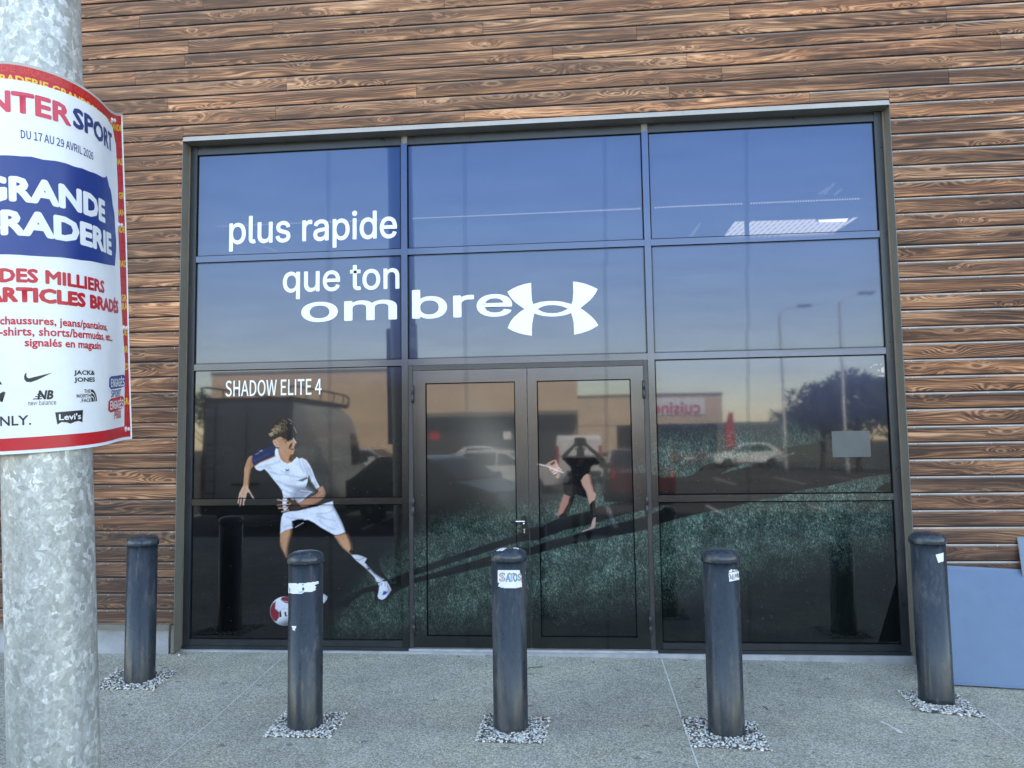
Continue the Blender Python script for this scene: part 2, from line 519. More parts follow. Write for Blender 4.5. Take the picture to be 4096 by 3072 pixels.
    c.stroke(T6([(800,765),(820,758)]), 4, (0.45,0.47,0.58), 1.5, 0.7)
    c.stroke(T6([(740,860),(800,830),(880,790)]), 5, (0.05,0.06,0.15), 4, 0.6)
    c.poly(T6([(748,910),(800,876),(880,842),(942,815),(942,760),(952,735),(965,745),(968,790),(985,838),(1015,868),(1060,884),(1105,868),(1130,835),(1145,818),(1165,835),(1195,828),(1235,850),(1268,895),(1295,950),(1315,1010),(1345,1070),(1362,1100),(1330,1118),(1305,1070),(1285,1050),(1270,1000),(1256,985),(1252,1012),(1245,1060),(1225,1110),(1290,1150),(1240,1190),(1200,1230),(1150,1262),(1110,1270),(1060,1300),(1030,1330),(1015,1300),(1012,1230),(1020,1190),(1005,1130),(980,1095),(930,1035),(880,970),(840,930),(815,945),(795,948),(765,935)]), wht, 1.5)
    c.poly(T6([(1120,1120),(1225,1085),(1300,1150),(1240,1192),(1200,1232),(1150,1262),(1110,1270),(1090,1200)]), (0.16,0.16,0.22), 12, 0.75)
    c.poly(T6([(1040,1090),(1220,1100),(1290,1150),(1180,1140)]), (0.10,0.10,0.14), 8, 0.6)
    c.poly(T6([(1150,1042),(1240,1005),(1258,1018),(1200,1050)]), (0.02,0.02,0.025), 2.5, 0.9)
    c.stroke(T6([(1180,1130),(1290,1150)]), 2.5, (0.6,0.62,0.68), 1.2, 0.8)
    for q in ([(1000,950),(1090,995),(1180,1012),(1240,1000)], [(960,1045),(1060,1085),(1170,1105)], [(1000,1120),(1080,1155),(1180,1185)], [(1030,1180),(1100,1215),(1180,1215)], [(900,960),(980,985),(1060,985)], [(1200,845),(1215,900),(1250,985)], [(1225,860),(1250,930),(1285,1000)], [(1260,920),(1300,1010),(1335,1090)], [(1170,840),(1180,900),(1215,960)], [(860,900),(940,880),(985,860)]):
        c.stroke(T6(q), 5, (0.25,0.26,0.34), 4, 0.55)
    for q in ([(1240,950),(1290,1050),(1335,1110)], [(790,915),(840,905),(900,925)]):
        c.stroke(T6(q), 6, (0.30,0.31,0.40), 5, 0.5)
    c.stroke(T6([(748,908),(800,872),(880,838),(945,812)]), 3.4, (0.55,0.25,0.07), 1.2)
    c.stroke(T6([(1332,1119),(1362,1108),(1390,1092)]), 3, (0.16,0.08,0.04), 1.2)
    c.stroke(T6([(1195,826),(1235,848),(1262,885)]), 2.4, (0.45,0.22,0.08), 1.2, 0.8)
    c.poly(T6([(1037,930),(1052,937),(1064,937),(1078,930),(1076,940),(1068,945),(1078,955),(1064,952),(1050,952),(1036,957),(1046,945),(1038,940)]), (0.02,0.02,0.03), 1.2, 0.9)
    c.stroke(T6([(1036,962),(1082,962)]), 1.6, (0.05,0.05,0.07), 0.8, 0.8)
    # neck, head, hair
    c.poly(T6([(968,745),(1000,720),(1080,770),(1105,790),(1115,815),(1130,832),(1105,866),(1060,882),(1015,864),(988,835),(970,790)]), skin, 1.5)
    c.poly(T6([(1085,796),(1122,790),(1138,820),(1128,838),(1095,866),(1066,850)]), (0.03,0.015,0.01), 3, 0.85)
    c.stroke(T6([(975,750),(995,800),(1030,850)]), 5, skd, 4, 0.5)
    c.stroke(T6([(966,745),(972,795),(990,842),(1020,870),(1060,886),(1104,872),(1132,840)]), 3.2, (0.62,0.64,0.72), 1.2)
    c.poly(T6([(925,655),(945,640),(985,620),(1010,640),(1050,655),(1075,668),(1085,655),(1112,650),(1128,668),(1142,690),(1128,692),(1132,705),(1122,715),(1118,730),(1127,745),(1120,760),(1115,785),(1100,796),(1070,790),(1020,760),(1000,745),(980,728),(960,728),(935,705),(922,680)]), skin, 1.2)
    c.poly(T6([(1044,655),(1062,632),(1100,606),(1140,600),(1138,640),(1114,650),(1092,662),(1066,674),(1048,668)]), (0.010,0.008,0.008), 2.5, 0.93)
    c.stroke(T6([(1012,655),(1034,650),(1052,656)]), 2.4, (0.10,0.05,0.03), 1.2, 0.8)
    c.stroke(T6([(1030,672),(1052,676)]), 2.4, (0.06,0.03,0.02), 1.2, 0.8)
    c.poly(T6([(1085,695),(1106,682),(1102,720),(1086,737),(1072,748),(1070,725)]), (0.02,0.012,0.01), 2, 0.9)
    c.poly(T6([(1082,738),(1128,740),(1118,752),(1090,752)]), (0.06,0.02,0.018), 1.2, 0.9)
    c.stroke(T6([(1090,757),(1122,756)]), 2.5, (0.36,0.14,0.12), 1.2, 0.8)
    c.stroke(T6([(1000,660),(1030,655),(1045,690)]), 3, skd, 2.5, 0.6)
    c.poly(T6([(920,668),(940,658),(968,680),(978,722),(955,727),(932,702)]), (0.56,0.31,0.20), 1.5)
    c.stroke(T6([(936,672),(955,690),(962,716)]), 3, (0.15,0.06,0.04), 2, 0.8)
    c.poly(T6([(880,590),(890,550),(920,500),(950,475),(990,450),(1040,452),(1090,465),(1100,480),(1130,520),(1142,580),(1112,605),(1062,612),(1032,640),(1000,625),(960,640),(930,660),(925,620),(905,600)]), (0.030,0.020,0.012), 2)
    c.poly(T6([(1062,470),(1100,478),(1134,520),(1146,580),(1130,640),(1090,640),(1060,625),(1050,560)]), (0.006,0.005,0.005), 4, 0.92)
    hr = random.Random(3)
    for k in range(95):                                          # curls, sunlit from the left
        u = hr.random() ** 1.3
        x0, y0 = 884 + u * 175 + hr.uniform(-8, 8), 610 - 150 * math.sin(min(1, u * 1.15) * 1.57) * hr.uniform(0.25, 1.0) + hr.uniform(-8, 8)
        a0, L = hr.uniform(-1.5, -0.1) + u * 0.9, hr.uniform(14, 34)
        q = [(x0, y0)]
        for j in range(4):
            a0 += hr.uniform(0.1, 0.75)
            q.append((q[-1][0] + math.cos(a0) * L / 4, q[-1][1] + math.sin(a0) * L / 4))
        w = max(0.15, 1.0 - 1.05 * u) * hr.uniform(0.35, 1.0)
        c.stroke(T6(q), hr.uniform(1.4, 3.0), (0.03 + 0.50 * w, 0.02 + 0.36 * w, 0.012 + 0.20 * w), 1.0, 0.85)
    for q in ([(1070,462),(1092,476),(1100,488)], [(1116,535),(1134,566),(1142,590)], [(1082,500),(1096,508)]):
        c.stroke(T6(q), 1.8, (0.40, 0.32, 0.22), 0.9, 0.7)
    c.stroke(T6([(1112,640),(1140,685)]), 2, (0.7,0.68,0.66), 1, 0.8)
    # arms and hands
    c.poly(T6([(728,806),(700,815),(680,845),(665,890),(652,930),(650,1000),(645,1060),(640,1100),(690,1095),(693,1040),(700,980),(715,930),(737,900),(722,860)]), skin, 1.5)
    c.stroke(T6([(722,830),(712,920),(698,1000),(692,1080)]), 6, skd, 4, 0.65)
    c.poly(T6([(640,1092),(625,1120),(610,1150),(604,1185),(618,1195),(645,1195),(670,1192),(676,1160),(686,1150),(712,1165),(692,1120),(688,1090)]), (0.48,0.28,0.19), 1.5)
    for q in ([(612,1160),(602,1205),(595,1252)], [(626,1180),(620,1230),(613,1276)], [(646,1180),(647,1230),(643,1273)], [(662,1175),(658,1222)], [(692,1125),(714,1168),(740,1210)]):
        c.stroke(T6(q), 5, (0.50,0.30,0.22), 1.3)
    c.stroke(T6([(655,1110),(640,1170)]), 3, skd, 2.5, 0.5)
    c.poly(T6([(1345,1118),(1392,1092),(1410,1130),(1420,1170),(1405,1205),(1360,1240),(1300,1270),(1230,1285),(1180,1290),(1140,1290),(1150,1255),(1200,1230),(1250,1205),(1310,1180),(1350,1150)]), (0.30,0.145,0.085), 1.5)
    c.stroke(T6([(1425,1170),(1400,1222),(1330,1268),(1230,1296),(1140,1300)]), 10, (0.012,0.008,0.006), 6, 0.9)
    c.stroke(T6([(1372,1115),(1385,1160),(1340,1195)]), 7, (0.42,0.22,0.14), 4, 0.7)
    c.poly(T6([(1055,1205),(1120,1205),(1150,1240),(1190,1290),(1150,1318),(1080,1312),(1045,1285),(1050,1240)]), (0.035,0.02,0.015), 2)
    for q in ([(1095,1210),(1115,1218)], [(1062,1236),(1010,1228),(967,1222)], [(1060,1266),(1010,1270),(964,1275)], [(1060,1290),(1020,1298),(977,1300)], [(1070,1318),(1040,1325),(1006,1333)]):
        c.stroke(T6(q), 5, (0.42,0.25,0.20), 1.3)
    c.stroke(T6([(1070,1272),(1085,1255)]), 5, (0.36,0.2,0.1), 2, 0.9)
    c.stroke(T6([(1150,1245),(1185,1260)]), 4, (0.30,0.14,0.08), 2, 0.9)
    # ball
    cx, cy, r = 1138.0, 2444.0, 57.5
    circ = [(cx + r * math.cos(k / 40 * 2 * math.pi), cy + r * math.sin(k / 40 * 2 * math.pi)) for k in range(40)]
    c.poly(circ, (0.60,0.62,0.68), 1.5)
    m = c.alpha(circ, 1.5)
    for q, col in (([(320,1360),(420,1345),(425,1430),(335,1412),(305,1395)], (0.18,0.015,0.03)), ([(190,1445),(230,1440),(225,1530),(285,1580),(280,1660),(240,1720),(130,1680),(130,1560)], (0.18,0.015,0.03)),
                   ([(285,1570),(310,1560),(320,1650),(285,1660)], (0.01,0.01,0.012)), ([(358,1580),(385,1570),(390,1620),(410,1640),(370,1645)], (0.01,0.01,0.012)), ([(200,1440),(235,1420),(232,1440)], (0.01,0.01,0.012)),
                   ([(300,1400),(330,1412),(400,1432),(425,1440),(425,1452),(380,1448)], (0.01,0.01,0.012))):
        c.lay(c.alpha(TB(q), 1.5) * m, col)
    c.stroke(TB([(225,1530),(290,1555),(360,1520),(420,1540)]), 1.6, (0.2,0.2,0.24), 1, 0.7)
    sh = np.clip((px - cx) / r * 0.4 + (py - cy) / r * 0.9, 0, 1) * m
    c.rgb *= (1 - 0.85 * sst(sh, 0.2, 0.95))[:, None]
    # grain of cloth and skin in the enlarged photograph, modelling light from the left
    lum = c.rgb.mean(1)
    fig = np.clip((lum - 0.10) / 0.1, 0, 1) * ((px > 920) & (px < 1600) & (py > 1660) & (py < 2420))
    hsh = lambda a, b: np.modf(np.abs(np.sin(a * 12.9898 + b * 78.233) * 43758.5453))[0]
    gr = hsh(np.round(px / 4.2), np.round(py / 4.2)) - 0.5
    fold = np.sin(px / 17.0 + 2.2 * np.sin(py / 31.0)) * np.sin(py / 23.0 + 1.7 * np.sin(px / 41.0))
    c.rgb *= (1 + fig * (0.16 * gr + 0.10 * fold))[:, None]
    # --- overlaps of the film strips, cut round every metre
    xs = np.interp(py, [500, 2600], [0, 14])
    for sx in (1312, 1858, 2418, 2985):
        d = np.abs(px - sx - xs)
        c.gloss *= 1 - 0.22 * (d < 8.5)
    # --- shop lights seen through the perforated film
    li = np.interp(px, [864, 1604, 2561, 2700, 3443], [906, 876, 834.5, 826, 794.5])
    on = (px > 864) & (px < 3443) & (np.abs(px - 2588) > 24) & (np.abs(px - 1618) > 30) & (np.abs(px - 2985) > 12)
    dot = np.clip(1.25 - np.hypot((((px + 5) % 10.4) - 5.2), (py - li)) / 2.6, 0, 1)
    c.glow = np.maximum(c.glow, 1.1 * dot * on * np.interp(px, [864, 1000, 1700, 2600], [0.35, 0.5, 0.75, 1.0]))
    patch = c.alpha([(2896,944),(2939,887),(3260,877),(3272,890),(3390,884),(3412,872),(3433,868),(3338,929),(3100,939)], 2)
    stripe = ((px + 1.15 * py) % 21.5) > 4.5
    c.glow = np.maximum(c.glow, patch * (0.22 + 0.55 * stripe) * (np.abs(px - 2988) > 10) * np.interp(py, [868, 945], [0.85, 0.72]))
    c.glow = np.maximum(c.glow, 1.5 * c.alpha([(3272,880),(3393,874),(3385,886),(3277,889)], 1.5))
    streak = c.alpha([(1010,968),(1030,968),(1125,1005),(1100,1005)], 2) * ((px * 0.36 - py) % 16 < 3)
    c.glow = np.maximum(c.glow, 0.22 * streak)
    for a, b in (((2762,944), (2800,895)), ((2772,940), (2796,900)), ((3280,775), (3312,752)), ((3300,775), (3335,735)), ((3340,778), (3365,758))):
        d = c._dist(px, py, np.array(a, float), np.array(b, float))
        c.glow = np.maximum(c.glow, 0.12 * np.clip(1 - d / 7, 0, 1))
    return c

class Film:
    """flat glazing members wrapped in the printed film: grids with the print as vertex colour"""
    def __init__(s):
        s.V, s.Q, s.n, s.C, s.G, s.L = [], [], 0, [], [], []
    def grid(s, x0, x1, z0, z1, y, res, depth=0.0, border=0.0, gloss=1.0):
        nx, nz = max(2, int((x1 - x0) / res) + 1), max(2, int((z1 - z0) / res) + 1)
        X, Z = np.meshgrid(np.linspace(x0, x1, nx), np.linspace(z0, z1, nz))
        X, Z = X.ravel(), Z.ravel()
        Y = np.full_like(X, y)
        px, py = px_of(X, Y, Z)
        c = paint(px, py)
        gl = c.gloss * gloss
        if border > 0:
            e = np.minimum(np.minimum(X - x0, x1 - X), np.minimum(Z - z0, z1 - Z)) < border
            c.rgb[e] = (0.006, 0.006, 0.007); c.grass[e] = 0; gl[e] = 0.05; c.glow[e] = 0
        i = np.arange(nx * nz).reshape(nz, nx)
        q = np.stack([i[:-1, :-1], i[:-1, 1:], i[1:, 1:], i[1:, :-1]], -1).reshape(-1, 4)
        s.V.append(np.stack([X, Y, Z], 1)); s.Q.append(q + s.n); s.n += len(X)
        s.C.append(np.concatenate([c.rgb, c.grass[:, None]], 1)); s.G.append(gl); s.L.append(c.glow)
        if depth > 0:
            b = np.array([[x, yy, z] for yy in (y, y + depth) for x, z in ((x0, z0), (x1, z0), (x1, z1), (x0, z1))])
            qq = np.array([[0, 4, 5, 1], [1, 5, 6, 2], [2, 6, 7, 3], [3, 7, 4, 0]])
            s.V.append(b); s.Q.append(qq + s.n); s.n += 8
            s.C.append(np.tile([0.012, 0.012, 0.013, 0.0], (8, 1))); s.G.append(np.full(8, 0.3)); s.L.append(np.zeros(8))
        return s
    def make(s, name, mat, parent):
        V, Q = np.concatenate(s.V), np.concatenate(s.Q)
        me = bpy.data.meshes.new(name)
        me.vertices.add(len(V)); me.vertices.foreach_set('co', V.astype(np.float32).ravel())
        me.loops.add(Q.size); me.loops.foreach_set('vertex_index', Q.astype(np.int32).ravel())
        me.polygons.add(len(Q)); me.polygons.foreach_set('loop_start', np.arange(0, Q.size, 4, dtype=np.int32))
        me.update(calc_edges=True)
        a = me.attributes.new('print', 'FLOAT_COLOR', 'POINT'); a.data.foreach_set('color', np.concatenate(s.C).astype(np.float32).ravel())
        a = me.attributes.new('gloss', 'FLOAT', 'POINT'); a.data.foreach_set('value', np.concatenate(s.G).astype(np.float32))
        a = me.attributes.new('glow', 'FLOAT', 'POINT'); a.data.foreach_set('value', np.concatenate(s.L).astype(np.float32))
        me.materials.append(mat)
        me.validate()
        return link(name, me, parent)

def film_mat(name, rough, spec, wave):
    t = NT(name)
    p = t.pos()
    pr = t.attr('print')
    gm = pr.outputs['Alpha']
    rot = t.n('ShaderNodeVectorRotate', rotation_type='Y_AXIS')
    t.l(p, rot.inputs[0]); rot.inputs['Angle'].default_value = R(18)
    b1 = t.noise(t.scaled(rot.outputs[0], (1, 1, 0.50)), 135, 3, 0.62, 0.5)
    b2 = t.noise(t.scaled(p, (1, 1, 0.8)), 22, 3, 0.6, 0.2)
    f = t.math('ADD', t.math('MULTIPLY', b1.outputs[0], 0.70), t.math('MULTIPLY', b2.outputs[0], 0.30))
    blade = t.ramp(f, [(0.36, (0.010, 0.019, 0.015)), (0.47, (0.034, 0.060, 0.047)), (0.56, (0.085, 0.135, 0.108)), (0.66, (0.26, 0.345, 0.295))])
    blade = t.vmath('MULTIPLY', blade, t.comb(gm, gm, gm))
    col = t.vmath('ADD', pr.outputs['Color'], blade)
    # dust specks and scuffs on the film
    sx_ = t.sep(p)
    sp = t.vor(t.comb(sx_[0], sx_[2], 0.0), 9.0, 'F1', '2D')
    spk = t.math('MULTIPLY', t.math('LESS_THAN', sp.outputs['Distance'], 0.028), t.math('GREATER_THAN', t.sep(sp.outputs['Color'])[0], 0.70))
    col = t.mix(t.math('MULTIPLY', spk, t.rng(sx_[2], 2.3, 1.2, 0.0, 0.16)), col, (0.45, 0.46, 0.47))
    gl = t.attr('gloss').outputs['Fac']
    per = t.noise(p, 260, 1).outputs[0]
    sm = t.noise(t.scaled(p, (0.6, 0.6, 3.5)), 2.2, 3).outputs[0]
    gl = t.math('MULTIPLY', gl, t.math('MULTIPLY', t.rng(per, 0.35, 0.65, 0.86, 1.14), t.rng(sm, 0.3, 0.7, 0.9, 1.08)))
    glow = t.attr('glow').outputs['Fac']
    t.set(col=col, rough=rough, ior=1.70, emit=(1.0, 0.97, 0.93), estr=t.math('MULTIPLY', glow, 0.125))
    t.l(t.math('MULTIPLY', gl, spec), t.p.inputs['Specular IOR Level'])
    if wave:
        n1 = t.noise(t.scaled(p, (1, 1, 1)), 1.6, 1).outputs[0]
        n2 = t.noise(t.scaled(p, (1, 1, 1)), 9.0, 2).outputs[0]
        t.bump(t.math('ADD', n1, t.math('MULTIPLY', n2, 0.05)), 0.05, wave)
    return t.m

# ------------------------------------------------------------------ materials of the place
def wood_mat():
    t = NT('stained_wood')
    p = t.pos()
    x, y, z = t.sep(p)
    at = t.attr('board')
    r1, r2, ch = t.sep(at.outputs['Color'])
    zz = t.math('ADD', z, t.math('MULTIPLY', r1, 31.0))
    xx = t.math('ADD', x, t.math('MULTIPLY', r2, 57.0))
    v = t.comb(xx, zz, 0.0)
    N2 = lambda sc, det, ro=0.55, off=(0, 0, 0): t.noise(t.scaled(v, sc, off), 1.0, det, ro, 0.0, '2D').outputs[0]
    low = N2((0.45, 5.0, 1), 2)
    wig = t.noise(t.scaled(v, (7, 26, 1)), 1.0, 2, 0.5, 0.0, '2D').outputs['Color']
    kv = t.vmath('ADD', t.scaled(v, (2.3, 8.2, 1)), t.vmath('MULTIPLY', t.vmath('SUBTRACT', wig, (0.5, 0.5, 0.5)), (0.10, 0.16, 0)))
    kn = t.vor(kv, 1.0, 'F1', '2D')
    kd, kc = kn.outputs['Distance'], t.sep(kn.outputs['Color'])
    keep = t.math('GREATER_THAN', kc[0], 0.42)
    size = t.rng(kc[1], 0, 1, 0.55, 1.5)
    kd = t.math('DIVIDE', kd, size)
    kf = t.math('MULTIPLY', t.rng(kd, 0.50, 0.02, 0, 1, True), keep)
    core = t.math('MULTIPLY', t.rng(kd, 0.085, 0.045, 0, 1, True), keep)
    ring = t.math('MULTIPLY', t.math('MULTIPLY', t.rng(kd, 0.05, 0.09, 0, 1, True), t.rng(kd, 0.155, 0.105, 0, 1, True)), keep)
    sp = t.math('MULTIPLY', zz, 300.0)
    cath = t.math('SINE', t.math('ADD', sp, t.math('ADD', t.math('MULTIPLY', low, 100.0), t.math('MULTIPLY', kf, 21.0))))
    bend = t.comb(xx, t.math('ADD', zz, t.math('ADD', t.math('MULTIPLY', low, 0.22), t.math('MULTIPLY', kf, 0.035))), 0.0)
    fib1 = t.noise(t.scaled(bend, (1.15, 74, 1)), 1.0, 5, 0.72, 0.0, '2D').outputs[0]
    fib2 = t.noise(t.scaled(bend, (5.5, 250, 1)), 1.0, 2, 0.6, 0.0, '2D').outputs[0]
    mix_c = t.rng(N2((0.30, 4.0, 1), 1, 0.5, (5, 9, 0)), 0.40, 0.62, 0.05, 0.42, True)
    g = t.math('ADD', t.math('MULTIPLY', t.rng(fib1, 0.30, 0.70, 0, 1), 0.66), t.math('MULTIPLY', t.rng(fib2, 0.3, 0.7, 0, 1), 0.34))
    c01 = t.math('ADD', t.math('MULTIPLY', cath, 0.5), 0.5)
    g = t.math('ADD', t.math('MULTIPLY', g, t.math('SUBTRACT', 1.0, mix_c)), t.math('MULTIPLY', c01, mix_c))
    area = N2((0.85, 11.0, 1), 3, 0.6, (3, 1, 0))
    g = t.math('ADD', g, t.rng(area, 0.30, 0.70, -0.26, 0.26))
    col = t.ramp(g, [(0.18, (0.036, 0.0145, 0.0075)), (0.42, (0.103, 0.043, 0.020)), (0.60, (0.205, 0.092, 0.041)), (0.80, (0.41, 0.205, 0.094)), (1.0, (0.60, 0.345, 0.18))])
    col = t.mix(t.math('MULTIPLY', ring, 0.45), col, (0.46, 0.25, 0.125))
    col = t.mix(t.math('MULTIPLY', core, 0.80), col, (0.075, 0.034, 0.020))
    tone = t.rng(r1, 0, 1, 0.70, 1.28)
    red = t.rng(r2, 0, 1, 0.94, 1.07)
    col = t.vmath('MULTIPLY', col, t.comb(t.math('MULTIPLY', tone, red), tone, t.math('DIVIDE', tone, red)))
    # the stain has worn off towards the top left of the wall and is still dark near the ground
    h = t.rng(z, 0.8, 4.6, 0.0, 1.0, True)
    sidex = t.rng(x, 2.5, 6.2, 0.0, 1.0, True)
    wear = t.math('MULTIPLY', h, t.math('SUBTRACT', 1.0, t.math('MULTIPLY', sidex, 0.60)))
    col = t.mix(t.math('MULTIPLY', wear, 0.55), col, t.vmath('ADD', t.vmath('MULTIPLY', col, (0.74, 0.74, 0.74)), (0.120, 0.078, 0.047)))
    k = t.rng(z, 0.2, 2.8, 0.66, 1.0, True)
    col = t.vmath('MULTIPLY', col, t.comb(k, t.math('MULTIPLY', k, 0.975), k))
    col = t.mix(t.math('MULTIPLY', t.math('SUBTRACT', 1.0, t.rng(z, 0.2, 2.2, 0, 1, True)), 0.30), col, (0.105, 0.078, 0.068))
    # rounded top edge: bleached wood plus the sky light it catches, painted pale
    pale = t.mix(N2((6, 2, 1), 3), (0.26, 0.225, 0.19), (0.66, 0.63, 0.58))
    col = t.mix(ch, col, pale)
    t.set(col=col, rough=0.62, spec=0.35)
    t.bump(t.math('ADD', t.math('MULTIPLY', g, 0.5), t.math('MULTIPLY', core, -0.6)), 0.4, 0.0018)
    return t.m

def pavement_mat():
    t = NT('exposed_aggregate_concrete')
    p = t.pos()
    big = t.noise(p, 0.55, 5, 0.6).outputs[0]
    mid = t.noise(p, 4.0, 4, 0.6).outputs[0]
    v1 = t.vor(p, 150.0, 'F1', '2D')
    v2 = t.vor(p, 62.0, 'F1', '2D')
    g = t.sep(v1.outputs['Color'])
    base = t.ramp(g[0], [(0.0, (0.23, 0.205, 0.150)), (0.35, (0.365, 0.335, 0.255)), (0.7, (0.485, 0.45, 0.355)), (1.0, (0.64, 0.605, 0.50))])
    fine = t.noise(p, 340, 3, 0.6).outputs[0]
    base = t.vmath('MULTIPLY', base, t.comb(*[t.rng(fine, 0.3, 0.7, 0.80, 1.18)] * 3))
    s2 = t.sep(v2.outputs['Color'])
    spk = t.math('MULTIPLY', t.math('LESS_THAN', v2.outputs['Distance'], 0.20), t.math('GREATER_THAN', s2[0], 0.80))
    base = t.mix(t.math('MULTIPLY', spk, 0.85), base, (0.74, 0.73, 0.68))
    drk = t.math('MULTIPLY', t.math('LESS_THAN', v2.outputs['Distance'], 0.17), t.math('GREATER_THAN', s2[1], 0.93))
    base = t.mix(t.math('MULTIPLY', drk, 0.75), base, (0.06, 0.06, 0.055))
    w = t.math('ADD', t.math('MULTIPLY', big, 0.6), t.math('MULTIPLY', mid, 0.4))
    base = t.vmath('MULTIPLY', base, t.comb(*[t.rng(w, 0.36, 0.64, 0.76, 1.20)] * 3))
    # yellowish weathered patches and grey washed ones
    base = t.mix(t.math('MULTIPLY', t.rng(t.noise(p, 1.1, 3).outputs[0], 0.46, 0.62, 0, 1, True), 0.35), base, t.vmath('MULTIPLY', base, (1.02, 1.0, 0.84)))
    # trodden gum and drips
    gm = t.vor(t.scaled(p, (1, 1.35, 1)), 2.3, 'F1', '2D')
    gd = t.math('ADD', gm.outputs['Distance'], t.math('MULTIPLY', t.noise(p, 30, 2).outputs[0], 0.05))
    gmask = t.math('MULTIPLY', t.rng(gd, 0.085, 0.06, 0, 1, True), t.math('GREATER_THAN', t.sep(gm.outputs['Color'])[1], 0.50))
    base = t.mix(t.math('MULTIPLY', gmask, 0.62), base, (0.10, 0.10, 0.095))
    gm2 = t.vor(t.scaled(p, (1, 1.3, 1), (3.3, 1.2, 0)), 5.5, 'F1', '2D')
    g2 = t.math('MULTIPLY', t.rng(gm2.outputs['Distance'], 0.085, 0.05, 0, 1, True), t.math('GREATER_THAN', t.sep(gm2.outputs['Color'])[1], 0.72))
    base = t.mix(t.math('MULTIPLY', g2, 0.5), base, (0.12, 0.115, 0.105))
    t.set(col=base, rough=0.82, spec=0.3)
    t.bump(t.math('ADD', t.math('MULTIPLY', v1.outputs['Distance'], -0.6), fine), 0.45, 0.003)
    return t.m

def asphalt_mat():
    t = NT('asphalt')
    p = t.pos()
    n = t.noise(p, 0.3, 5).outputs[0]
    f = t.noise(p, 60, 3).outputs[0]
    c = t.ramp(t.math('ADD', t.math('MULTIPLY', n, 0.6), t.math('MULTIPLY', f, 0.4)), [(0.35, (0.050, 0.048, 0.046)), (0.65, (0.105, 0.102, 0.098))])
    return t.set(col=c, rough=0.85, spec=0.3)

def galvanised_mat():
    t = NT('galvanised_steel')
    p = t.pos()
    wob = t.noise(p, 22, 3, 0.6)
    pv = t.vmath('ADD', t.scaled(p, (1, 1, 0.72)), t.vmath('MULTIPLY', wob.outputs['Color'], (0.035, 0.035, 0.03)))
    a = t.vor(pv, 52.0)
    b = t.vor(pv, 125.0)
    ca, cb = t.sep(a.outputs['Color']), t.sep(b.outputs['Color'])
    sel = t.noise(t.scaled(p, (1, 1, 0.5)), 4.0, 3).outputs[0]
    f = t.math('ADD', t.math('MULTIPLY', ca[0], t.rng(sel, 0.35, 0.62, 0.25, 0.8)), t.math('MULTIPLY', cb[0], t.rng(sel, 0.35, 0.62, 0.45, 0.15)))
    col = t.ramp(f, [(0.08, (0.36, 0.365, 0.335)), (0.40, (0.47, 0.475, 0.44)), (0.60, (0.57, 0.575, 0.54)), (0.80, (0.80, 0.80, 0.77))])
    st = t.noise(t.scaled(p, (3, 3, 0.35)), 3.0, 3).outputs[0]
    col = t.vmath('MULTIPLY', col, t.comb(*[t.rng(st, 0.3, 0.7, 0.82, 1.14)] * 3))
    run = t.math('MULTIPLY', t.rng(t.noise(t.scaled(p, (9, 9, 0.5)), 1.0, 3).outputs[0], 0.58, 0.66, 0, 1, True), 0.22)
    col = t.mix(run, col, (0.20, 0.23, 0.29))
    t.set(col=col, metal=0.35)
    t.l(t.rng(cb[1], 0, 1, 0.36, 0.60), t.p.inputs['Roughness'])
    t.bump(t.math('ADD', f, t.math('MULTIPLY', wob.outputs[0], 0.6)), 0.12, 0.002)
    return t.m

def bollard_mat():
    t = NT('slate_paint')
    p = t.pos()
    inf = t.n('ShaderNodeObjectInfo').outputs['Random']
    off = t.math('MULTIPLY', inf, 40.0)
    pv = t.vmath('ADD', p, t.comb(off, off, off))
    n = t.noise(t.scaled(pv, (1, 1, 0.28)), 9.0, 5, 0.65).outputs[0]
    n2 = t.noise(t.scaled(pv, (1, 1, 0.5)), 34.0, 4, 0.7).outputs[0]
    col = t.mix(t.rng(n2, 0.3, 0.7, 0, 1), (0.017, 0.023, 0.030), (0.026, 0.034, 0.043))
    w = t.math('ADD', t.math('MULTIPLY', n, 0.75), t.math('MULTIPLY', n2, 0.25))
    col = t.mix(t.math('MULTIPLY', t.rng(w, 0.525, 0.62, 0, 1, True), 0.65), col, (0.085, 0.080, 0.080))
    sc = t.noise(t.scaled(pv, (1.0, 1.0, 0.12)), 90.0, 3, 0.7).outputs[0]
    col = t.mix(t.math('MULTIPLY', t.math('MULTIPLY', t.rng(sc, 0.60, 0.70, 0, 1, True), t.rng(n, 0.45, 0.6, 0, 1, True)), 0.5), col, (0.17, 0.165, 0.16))
    rust = t.noise(t.scaled(pv, (1, 1, 0.3)), 16.0, 4, 0.7).outputs[0]
    col = t.mix(t.math('MULTIPLY', t.rng(rust, 0.635, 0.70, 0, 1, True), 0.6), col, (0.17, 0.075, 0.035))
    t.set(col=col, spec=0.5)
    t.l(t.rng(w, 0.45, 0.65, 0.27, 0.5), t.p.inputs['Roughness'])
    t.bump(n2, 0.08, 0.002)
    return t.m

def cap_mat():
    t = NT('cap_paint')
    p = t.pos()
    n = t.noise(p, 14.0, 5, 0.65).outputs[0]
    n2 = t.noise(p, 70.0, 3).outputs[0]
    col = t.mix(t.rng(n2, 0.3, 0.7, 0, 1), (0.022, 0.030, 0.040), (0.036, 0.046, 0.058))
    col = t.mix(t.math('MULTIPLY', t.rng(n, 0.54, 0.66, 0, 1, True), 0.5), col, (0.15, 0.145, 0.12))
    t.set(col=col, spec=0.5)
    t.l(t.rng(n, 0.4, 0.65, 0.20, 0.40), t.p.inputs['Roughness'])
    return t.m

